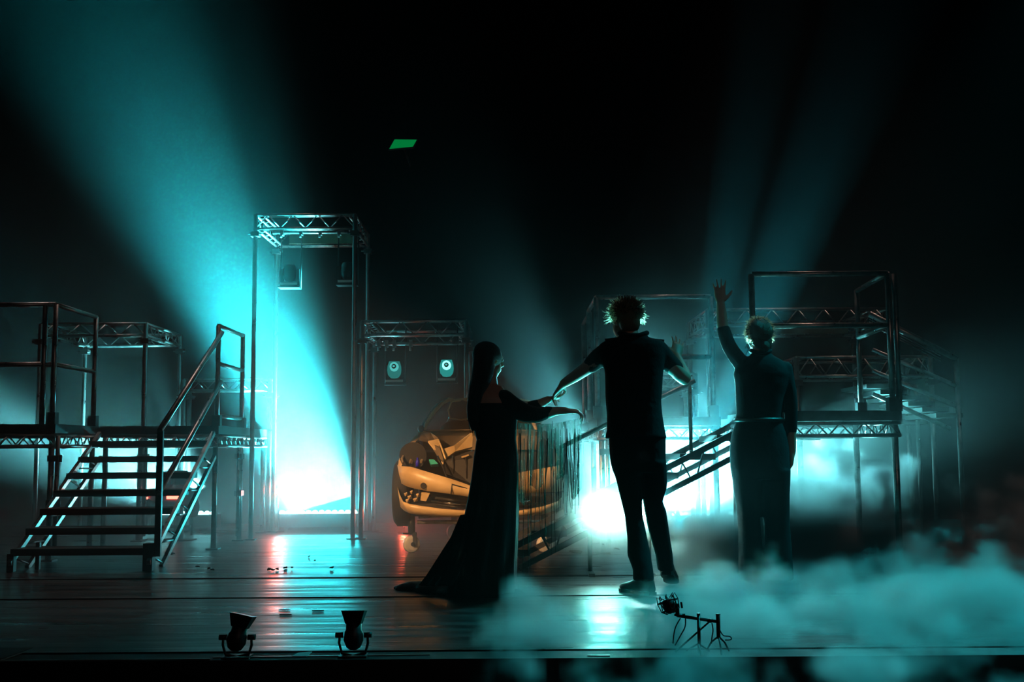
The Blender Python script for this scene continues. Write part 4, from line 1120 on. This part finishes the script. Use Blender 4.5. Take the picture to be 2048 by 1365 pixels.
# train: separate ribbons of cloth that sweep out over the boards
for i, (x0, x1, x2, w) in enumerate(((926, 886, 862, .05), (930, 900, 876, .04), (934, 912, 890, .035), (938, 922, 905, .05))):
    c = [g_(x0, 1030, -.04 * i), g_((x0 + x1) / 2 + 2, 1075, -.05 * i), g_(x1, 1112, -.06 * i), g_(x2, 1152, -.07 * i), g_(x2 - 14, 1172, -.08 * i)]
    rows = [[p + V((k * w * (.6 + .2 * j), .03 * math.sin(3 * k + j), 0)) for k in (-.5, -.2, .2, .5)] for j, p in enumerate(c)]
    part('train_ribbon', MB().grid(rows, thick=(.004, .012, 0)), 'dress_black', gw)
tr = MB()
for px, py, rx, ry, rz in ((838, 1178, .16, .12, .045), (880, 1182, .16, .16, .06), (930, 1186, .2, .2, .05), (812, 1176, .09, .06, .02), (985, 1188, .2, .15, .04)):
    p = fl(px, py); tr.ellipsoid(V((p.x, max(p.y, 6.5), .0)), (rx, ry, rz), nu=20, nv=8)
part('train', remesh(tr, .02, 2), 'dress_black', gw)
hr = MB(); f = fdir.normalized(); sd = f.cross(up).normalized()
hr.ellipsoid(hc + up * .026 - f * .018, (.086, .098, .092), (sd, f, up)); hr.ellipsoid(hc - f * .05 - up * .02, (.078, .06, .09), (sd, f, up))
stack(hr, [(946, 996, 712, .085, -.02), (944, 990, 735, .08, -.03), (942, 986, 755, .075, -.05), (938, 978, 772, .065, -.07), (936, 966, 790, .055, -.09), (933, 959, 815, .045, -.10), (935, 956, 840, .035, -.10), (942, 954, 862, .02, -.10)], YG)
hair_me = remesh(hr, .010, 2)
part('hair', hair_me, 'hair_dark', gw, 'long straight dark hair')
hs = MB()
for i in range(26):
    k = random.random(); x = 936 + 24 * k
    pts = [g_(x + 6, 770, -.14), g_(x + 1, 800 + random.uniform(-5, 5), -.15), g_(x - 2 + random.uniform(-3, 3), 830, -.15), g_(x + random.uniform(-5, 5), 850 + random.uniform(0, 26), -.14)]
    p, r = smooth_path(pts, [.004, .004, .003, .001], 3); hs.path(p, r, 5)
part('hair_strands', hs, 'hair_dark', gw, kind='stuff')
er = g_(991, 757, -.02)
part('earring', MB().path([er, er + V((.002, 0, -.02)), er + V((0, 0, -.034))], [.003, .006, .002], 6), 'chrome', gw)

# ---- the net she holds up
m = bpy.data.materials.new('net'); m.use_nodes = True; MAT['net'] = m
nt = m.node_tree; nt.nodes.remove(nt.nodes['Principled BSDF'])
tc = nt.nodes.new('ShaderNodeTexCoord'); mp = nt.nodes.new('ShaderNodeMapping'); mp.inputs['Scale'].default_value = (40, 40, 2.2)
nz = nt.nodes.new('ShaderNodeTexNoise'); nz.inputs['Scale'].default_value = 1.0; nz.inputs['Detail'].default_value = 4
rp = nt.nodes.new('ShaderNodeValToRGB'); rp.color_ramp.elements[0].position = .42; rp.color_ramp.elements[0].color = (.10, .10, .10, 1); rp.color_ramp.elements[1].position = .68; rp.color_ramp.elements[1].color = (.72, .72, .72, 1)
df = nt.nodes.new('ShaderNodeBsdfDiffuse'); df.inputs[0].default_value = (.035, .05, .045, 1)
tl = nt.nodes.new('ShaderNodeBsdfTranslucent'); tl.inputs[0].default_value = (.12, .2, .17, 1)
ad = nt.nodes.new('ShaderNodeMixShader'); ad.inputs[0].default_value = .6
tp = nt.nodes.new('ShaderNodeBsdfTransparent'); mx = nt.nodes.new('ShaderNodeMixShader')
L = nt.links.new
L(tc.outputs['Object'], mp.inputs[0]); L(mp.outputs[0], nz.inputs['Vector']); L(nz.outputs['Fac'], rp.inputs[0]); L(rp.outputs[0], mx.inputs[0])
L(df.outputs[0], ad.inputs[1]); L(tl.outputs[0], ad.inputs[2]); L(tp.outputs[0], mx.inputs[1]); L(ad.outputs[0], mx.inputs[2]); L(mx.outputs[0], nt.nodes['Material Output'].inputs['Surface'])
random.seed(5)
net = thing('net_cloth', 'sheer ragged net hanging from the outstretched hand of the gowned person', 'cloth', g_(1100, 1000, .05) * 1.0)
N = 60
def net_row(v):
    row = []
    for i in range(N + 1):
        u = i / N
        xt = 1036 + (1163 - 1036) * u; yt = 846 - 12 * u + 8 * math.sin(u * 3)
        yb = 972 + 26 * math.sin(u * 7 + 1) + 14 * math.sin(u * 23) - 8 * u
        px = xt + v * 4 * math.sin(u * 19); py = yt + (yb - yt) * v
        row.append(g_(px, py, .06 + .035 * v ** .5 * math.sin(u * 42 + v * 1.2) + .02 * math.sin(u * 17)))
    return row
part('net_sheet', MB().grid([net_row(k / 14) for k in range(15)], thick=(0, .0015, 0)), 'net', net)
for i in range(46):
    u = random.random(); x = 1037 + 124 * u; long_ = random.random() < .5 and u < .55
    y0 = random.uniform(842, 900); y1 = random.uniform(1060, 1158) if long_ else random.uniform(960, 1030)
    dx = random.uniform(-7, 7); dy = random.uniform(.02, .12)
    pts = [g_(x, y0, dy), g_(x + dx * .4, y0 + (y1 - y0) * .4, dy), g_(x + dx, y0 + (y1 - y0) * .75, dy), g_(x + dx * random.uniform(.4, 1.6), y1, dy)]
    p, r = smooth_path(pts, [.0022, .0022, .002, .0012], 3)
    part('net_strand', MB().path(p, r, 5), 'dress_black', net)

# ------------------------------------------------------------------ microphone on its low stand
YK = 4.82
def k_(px, py, dy=0.0): return at(px, py, YK + dy)
mic = thing('microphone', 'black studio microphone in a wire shock mount on a low bar stand', 'microphone', V((k_(1400, 1250).x, YK, -.012)))
c = k_(1338, 1212); ax = V((-.28, .25, 1)).normalized(); x, u = frame(ax)
cap = part('capsule', MB().lathe(c - ax * .034, c + ax * .028, [(0, .012), (.1, .022), (.5, .027), (.85, .027), (.97, .020), (1, .008)], 16), 'black_metal', mic)
cage = part('shock_mount', MB().path([c + ax * .018 + x * (.042 * math.cos(a)) + u * (.042 * math.sin(a)) for a in ring_angles(20)], .0035, 6, closed=True)
            .path([c - ax * .020 + x * (.036 * math.cos(a)) + u * (.036 * math.sin(a)) for a in ring_angles(20)], .0035, 6, closed=True), 'black_metal', mic)
for i in range(8):
    a = 2 * math.pi * i / 8
    pts = [c - ax * .034 + (x * math.cos(a) + u * math.sin(a)) * .020, c - ax * .02 + (x * math.cos(a) + u * math.sin(a)) * .040, c + ax * .018 + (x * math.cos(a + .2) + u * math.sin(a + .2)) * .046, c + ax * .046 + (x * math.cos(a + .1) + u * math.sin(a + .1)) * .040, c + ax * .030 + (x * math.cos(a + .45) + u * math.sin(a + .45)) * .026]
    part('cage_wire', MB().path(pts, .0022, 5), 'black_metal', cage)
part('mount_arm', MB().beam(k_(1354, 1208), k_(1355, 1233), .016, .012), 'black_metal', mic)
part('mount_clip', MB().beam(k_(1362, 1205), k_(1364, 1217), .008, .01), 'black_metal', mic)
part('swivel', MB().ellipsoid(k_(1357, 1231), (.020, .012, .007), nu=12, nv=6).tube(k_(1349, 1230), k_(1370, 1230), .004), 'black_metal', mic)
bar('stand_bar', k_(1354, 1232), k_(1434, 1244), .007, 'dark_steel', mic)
part('bar_knuckle', MB().ellipsoid(k_(1420, 1242), (.016, .012, .010), nu=12, nv=6), 'black_metal', mic)
p = k_(1397, 1229)
bar('stand_post', (p.x, p.y, -.012), p, .0075, 'black_metal', mic); part('post_cap', MB().tube(p, p + V((0, 0, .004)), .0085), 'aluminium', mic)
p = k_(1436, 1230)
part('stand_post', MB().tube(V((p.x, p.y, .05)), p, .0085, .0095), 'black_metal', mic); part('post_cap', MB().tube(p, p + V((0, 0, .004)), .0105), 'aluminium', mic)
for dx, dy in ((.05, .03), (-.045, .05), (.0, -.06)):
    part('stand_foot', MB().path([V((p.x, p.y, .06)), V((p.x + dx * .6, p.y + dy * .6, .03)), V((p.x + dx, p.y + dy, -.008))], .004, 6), 'black_metal', mic)
    q = k_(1397, 1280); part('stand_foot', MB().path([V((q.x, q.y, .03)), V((q.x + dx, q.y + dy, -.008))], .004, 6), 'black_metal', mic)
part('stay_tube', MB().tube(k_(1418, 1245), V((k_(1352, 1300).x, YK + .02, -.008)), .004), 'black_metal', mic)
for pts in ([(1361, 1237), (1352, 1253), (1348, 1268), (1346, 1288)], [(1371, 1237), (1370, 1255), (1361, 1272), (1350, 1292)], [(1424, 1247), (1426, 1262), (1424, 1275), (1423, 1288)],
            [(1440, 1262), (1447, 1272), (1460, 1274), (1462, 1280), (1450, 1281)]):
    p, r = smooth_path([k_(a, b, .01) for a, b in pts], [.0028] * 4 if len(pts) == 4 else [.0028] * 5, 4)
    part('cable', MB().path(p, r, 6), 'cable', mic)

# ------------------------------------------------------------------ pale strips put in for the lit edges of the apron
def strip(p0, p1, w=.012, h=.004):
    part('lit_edge_strip', MB().beam(p0, p1, w, h), 'lit_edge', floor)
zA = -.010
strip(fl(-40, 1323, zA), fl(420, 1319, zA)); strip(fl(426, 1316, zA), fl(860, 1310, zA))
strip(fl(-20, 1293, zA), fl(76, 1293, zA), .016); strip(fl(76, 1294, zA), fl(0, 1323, zA), .02)
strip(fl(1175, 1312, zA), fl(1220, 1312, zA))
part('trap_board', MB().plate([fl(-60, 1297, -.009), fl(66, 1297, -.009), fl(6, 1319, -.009), fl(-60, 1320, -.009)], .004), 'black_paint', floor)

# ------------------------------------------------------------------ things lying about
random.seed(3)
def chip(px, py, r, label, m='debris', grp='dark scraps littering the boards', cat='scrap', z=0.0):
    p = fl(px, py, z)
    n = 6; o = [p + V((math.cos(a) * r * random.uniform(.6, 1.3), math.sin(a) * r * random.uniform(.8, 2.2), .006 + random.uniform(0, .012))) for a in ring_angles(n)]
    return single('floor_scrap', MB().plate(o, .008), m, label, cat, grp, base=p)
for px, py, r in ((395, 1137, .018), (418, 1141, .012), (424, 1143, .014), (538, 1142, .014), (546, 1144, .016), (554, 1142, .012), (571, 1139, .016), (584, 1139, .01), (618, 1116, .01), (630, 1125, .009), (664, 1139, .014), (346, 1111, .02)):
    chip(px, py, r, 'small dark scrap lying on the rear boards')
chip(1150, 1107, .07, 'larger dark rag on the boards beside the shirted person', cat='scrap', grp=None)
chip(1232, 1101, .03, 'dark crumpled lump on the boards behind the shirted person', cat='scrap', grp=None)
for px, py in ((568, 1221), (570, 1231), (635, 1223)):
    p = fl(px, py, -.008)
    single('floor_splinter', MB().plate([p + V((-.03, 0, .003)), p + V((-.008, .008, .003)), p + V((.035, .004, .003)), p + V((.01, -.008, .003))], .004), 'debris', 'thin dark splinter on the front boards', 'scrap', 'splinters on the front boards', base=p)
p = fl(920, 1177, -.008)
single('cloth_scrap', MB().plate([p + V((-.06, .05, .01)), p + V((-.02, .03, .02)), p + V((.07, .015, .008)), p + V((.015, -.05, .006)), p + V((-.025, -.03, .014))], .004), 'paper', 'pale torn cloth corner at the hem of the gown', 'scrap', base=p)
p = fl(600, 1313, -.012)
single('paper_sheet', MB().plate([p + V((-.03, -.03, .004)), p + V((.035, -.03, .004)), p + V((.045, .04, .01)), p + V((-.015, .04, .006))], .003), 'paper', 'white paper sheet lying at the stage edge between the footlights', 'paper', base=p)
# bottle on a round pad beside the handrail
p = fl(361, 1081)
t = thing('spray_bottle', 'dark bottle standing on a flat pad beneath the red car rear', 'bottle', p)
part('pad', MB().lathe(p, p + V((0, 0, .012)), [(0, .15), (.5, .16), (1, .13)], 24), 'black_paint', t)
part('bottle', MB().lathe(p + V((0, 0, .012)), p + V((0, 0, .14)), [(0, .028), (.55, .028), (.72, .012), (.85, .012), (1, .016)], 14), 'bin_body', t)
part('hose', MB().path([p + V((-.02, 0, .05)), p + V((-.08, .02, .02)), p + V((-.14, -.03, .012)), p + V((-.2, .02, .01))], .006, 6), 'cable', t)
def cable_pile(px, py, n, r, label, zs=.02):
    c = fl(px, py); m = MB()
    t = thing('cable_coil', label, 'cable', c)
    for i in range(n):
        a0 = random.uniform(0, 6.28); rr = r * random.uniform(.5, 1.1); off = V((random.uniform(-r, r) * .5, random.uniform(-r, r) * .5, 0)); tl = random.uniform(-.4, .8)
        pts = [c + off + V((math.cos(a0 + a) * rr * 1.3, math.sin(a0 + a) * rr, zs * (.5 + .5 * math.sin(2 * a + i)) + .008 + max(0, tl * zs * 3 * math.sin(a)))) for a in ring_angles(22)]
        part('loop', MB().path(pts, .006, 6, closed=True), 'cable', t)
    return t
cable_pile(437, 1066, 5, .16, 'flat cable loops on the boards beside the stair landing', .006)
cable_pile(1342, 1068, 8, .12, 'tangled cable heap on the boards behind the shirted person', .09)

# ------------------------------------------------------------------ low rolling fog (a voxel field)
fm = bpy.data.materials.new('low_fog'); fm.use_nodes = True; MAT['low_fog'] = fm
nt = fm.node_tree; nt.nodes.remove(nt.nodes['Principled BSDF'])
vs = nt.nodes.new('ShaderNodeVolumeScatter'); vs.inputs['Anisotropy'].default_value = .35
vi = nt.nodes.new('ShaderNodeAttribute'); vi.attribute_name = 'density'
sc = nt.nodes.new('ShaderNodeMath'); sc.operation = 'MULTIPLY'; sc.inputs[1].default_value = FOG_DENSITY
nt.links.new(vi.outputs['Fac'], sc.inputs[0]); nt.links.new(sc.outputs[0], vs.inputs['Density'])
nt.links.new(vs.outputs[0], nt.nodes['Material Output'].inputs['Volume'])
fm.cycles.volume_step_rate = 3.0
gt = bpy.data.node_groups.new('fog_field', 'GeometryNodeTree')
gt.interface.new_socket('Geometry', in_out='INPUT', socket_type='NodeSocketGeometry')
gt.interface.new_socket('Geometry', in_out='OUTPUT', socket_type='NodeSocketGeometry')
L = gt.links.new
def nd(t, **kw):
    n = gt.nodes.new(t)
    for k, v in kw.items(): setattr(n, k, v)
    return n
def mth(op, a, b=None):
    k = nd('ShaderNodeMath', operation=op)
    for i, q in enumerate((a, b)):
        if q is None: continue
        if isinstance(q, (int, float)): k.inputs[i].default_value = q
        else: L(q, k.inputs[i])
    return k.outputs[0]
def ramp(v, a, b, c, d):
    k = nd('ShaderNodeMapRange', interpolation_type='SMOOTHSTEP', clamp=True)
    L(v, k.inputs[0])
    for i, q in enumerate((a, b, c, d)): k.inputs[1 + i].default_value = q
    return k.outputs[0]
pos = nd('GeometryNodeInputPosition').outputs[0]
sep = nd('ShaderNodeSeparateXYZ'); L(pos, sep.inputs[0])
X_, Y_, Z_ = sep.outputs
def nz(scale, detail, dist=0.0, off=(0, 0, 0), st=(1, 1, 1)):
    a = nd('ShaderNodeVectorMath', operation='MULTIPLY_ADD'); L(pos, a.inputs[0]); a.inputs[1].default_value = st; a.inputs[2].default_value = off
    k = nd('ShaderNodeTexNoise'); k.inputs['Scale'].default_value = scale; k.inputs['Detail'].default_value = detail; k.inputs['Distortion'].default_value = dist; k.inputs['Roughness'].default_value = .6
    L(a.outputs[0], k.inputs['Vector']); return k.outputs[0]
n1 = nz(1.9, 5, .5, (3.1, .4, 0), (1, 1, 1.3)); n2 = nz(.9, 2, 0, (7, 2, 1)); n3 = nz(5.0, 5, .7, (1, 5, 2))
xl = mth('ADD', ramp(Y_, 5.4, 6.5, -.55, .70), ramp(Y_, 6.5, 7.6, 0, .45))
mx = ramp(mth('SUBTRACT', X_, mth('ADD', xl, mth('MULTIPLY', mth('SUBTRACT', n1, .5), .9))), 0, .45, 0, 1)
hb = mth('ADD', ramp(Y_, 7.4, 8.9, .03, .66), mth('MULTIPLY', mth('SUBTRACT', n2, .5), ramp(Y_, 6.0, 8.5, .3, .6)))
hb = mth('MULTIPLY', hb, ramp(X_, 2.3, 3.4, 1.0, .62))
hb = mth('ADD', hb, mth('ADD', ramp(X_, 1.85, 2.5, 0, .20), ramp(Y_, 4.8, 6.2, .10, 0)))
# billows: rounded cells, warped by noise, that thin out upward
wn = nd('ShaderNodeTexNoise'); wn.inputs['Scale'].default_value = 3.2; wn.inputs['Detail'].default_value = 3; L(pos, wn.inputs['Vector'])
wv = nd('ShaderNodeVectorMath', operation='MULTIPLY_ADD'); L(wn.outputs[1], wv.inputs[0]); wv.inputs[1].default_value = (.55, .55, .55); L(pos, wv.inputs[2])
def billow(scale):
    v = nd('ShaderNodeTexVoronoi', feature='SMOOTH_F1'); v.inputs['Scale'].default_value = scale; v.inputs['Smoothness'].default_value = .35
    L(wv.outputs[0], v.inputs['Vector'])
    return mth('SUBTRACT', 1.0, v.outputs['Distance'])
bl = mth('ADD', mth('MULTIPLY', billow(2.0), .62), mth('MULTIPLY', billow(5.2), .30))
hh = mth('ADD', mth('MULTIPLY', hb, 1.0), .24)
f = mth('ADD', mth('ADD', bl, mth('MULTIPLY', mth('SUBTRACT', n3, .5), .55)), mth('MULTIPLY', mth('SUBTRACT', n1, .5), 1.1))
f = mth('SUBTRACT', f, mth('DIVIDE', mth('MULTIPLY', mth('MAXIMUM', Z_, 0.0), .55), hh))
f = mth('SUBTRACT', f, mth('SUBTRACT', 1.0, mx))
f = mth('SUBTRACT', f, ramp(Y_, 4.75, 5.1, .22, 0))
den = ramp(f, FOG_CUT, FOG_CUT + .22, 0, 1)
den = mth('MULTIPLY', den, mth('MULTIPLY', ramp(Y_, 9.6, 10.2, 1, 0), ramp(Y_, 4.12, 4.3, 0, 1)))
den = mth('MULTIPLY', den, ramp(X_, 4.2, 4.8, 1, 0))
# two taller puffs: beside the man, and behind the woman
def ball(c, r, k):
    d = nd('ShaderNodeVectorMath', operation='DISTANCE'); L(pos, d.inputs[0]); d.inputs[1].default_value = c
    q = mth('DIVIDE', d.outputs['Value'], r)
    return mth('MULTIPLY', mth('EXPONENT', mth('MULTIPLY', mth('MULTIPLY', q, q), -1.0)), k)
for c, r, k in (((1.38, 7.75, .12), .42, 1.0), ((1.05, 7.3, .02), .30, .7), ((2.15, 8.35, .30), .48, 1.0), ((2.55, 7.9, .02), .42, .8)):
    body = mth('ADD', ball(c, r, k), mth('MULTIPLY', mth('SUBTRACT', n3, .5), 1.1))
    body = mth('ADD', body, mth('MULTIPLY', mth('SUBTRACT', n1, .5), 1.2))
    den = mth('MAXIMUM', den, mth('MULTIPLY', ramp(body, .42, .62, 0, .8), ball(c, r * 1.8, 1.0)))
# fog added to imitate the lamp bar's glare, and to whiten under the decks
den = mth('ADD', den, ball(tuple(BLIND[0] + V((.05, -.08, 0))), .22, .95))
den = mth('ADD', den, ball(tuple(BLIND[2] + V((0, -.08, 0))), .14, .5))
und = mth('MULTIPLY', mth('MULTIPLY', ramp(X_, .55, 1.1, 0, 1), ramp(X_, 2.1, 2.7, 1, 0)), mth('MULTIPLY', ramp(Y_, 9.0, 10.2, 0, 1), ramp(Z_, .55, 1.0, 1, 0)))
den = mth('ADD', den, mth('MULTIPLY', und, .055))
vc = nd('GeometryNodeVolumeCube')
lo, hi, vx = (-1.1, 4.1, -.34), (4.9, 12.0, 1.15), .034
vc.inputs['Min'].default_value = lo; vc.inputs['Max'].default_value = hi
for k, a, b in zip('XYZ', lo, hi): vc.inputs['Resolution ' + k].default_value = int((b - a) / vx)
L(den, vc.inputs['Density'])
sm = nd('GeometryNodeSetMaterial'); sm.inputs['Material'].default_value = fm
L(vc.outputs[0], sm.inputs['Geometry']); go = nd('NodeGroupOutput'); L(sm.outputs[0], go.inputs[0])
fo = bpy.data.objects.new('low_fog', MB().span(lo, hi).mesh('low_fog')); COL.objects.link(fo); fo.data.materials.append(fm)
md = fo.modifiers.new('fog', 'NODES'); md.node_group = gt
fo['kind'] = 'stuff'; fo['label'] = 'thick low fog rolling over the boards around the standing people'; fo['category'] = 'fog'
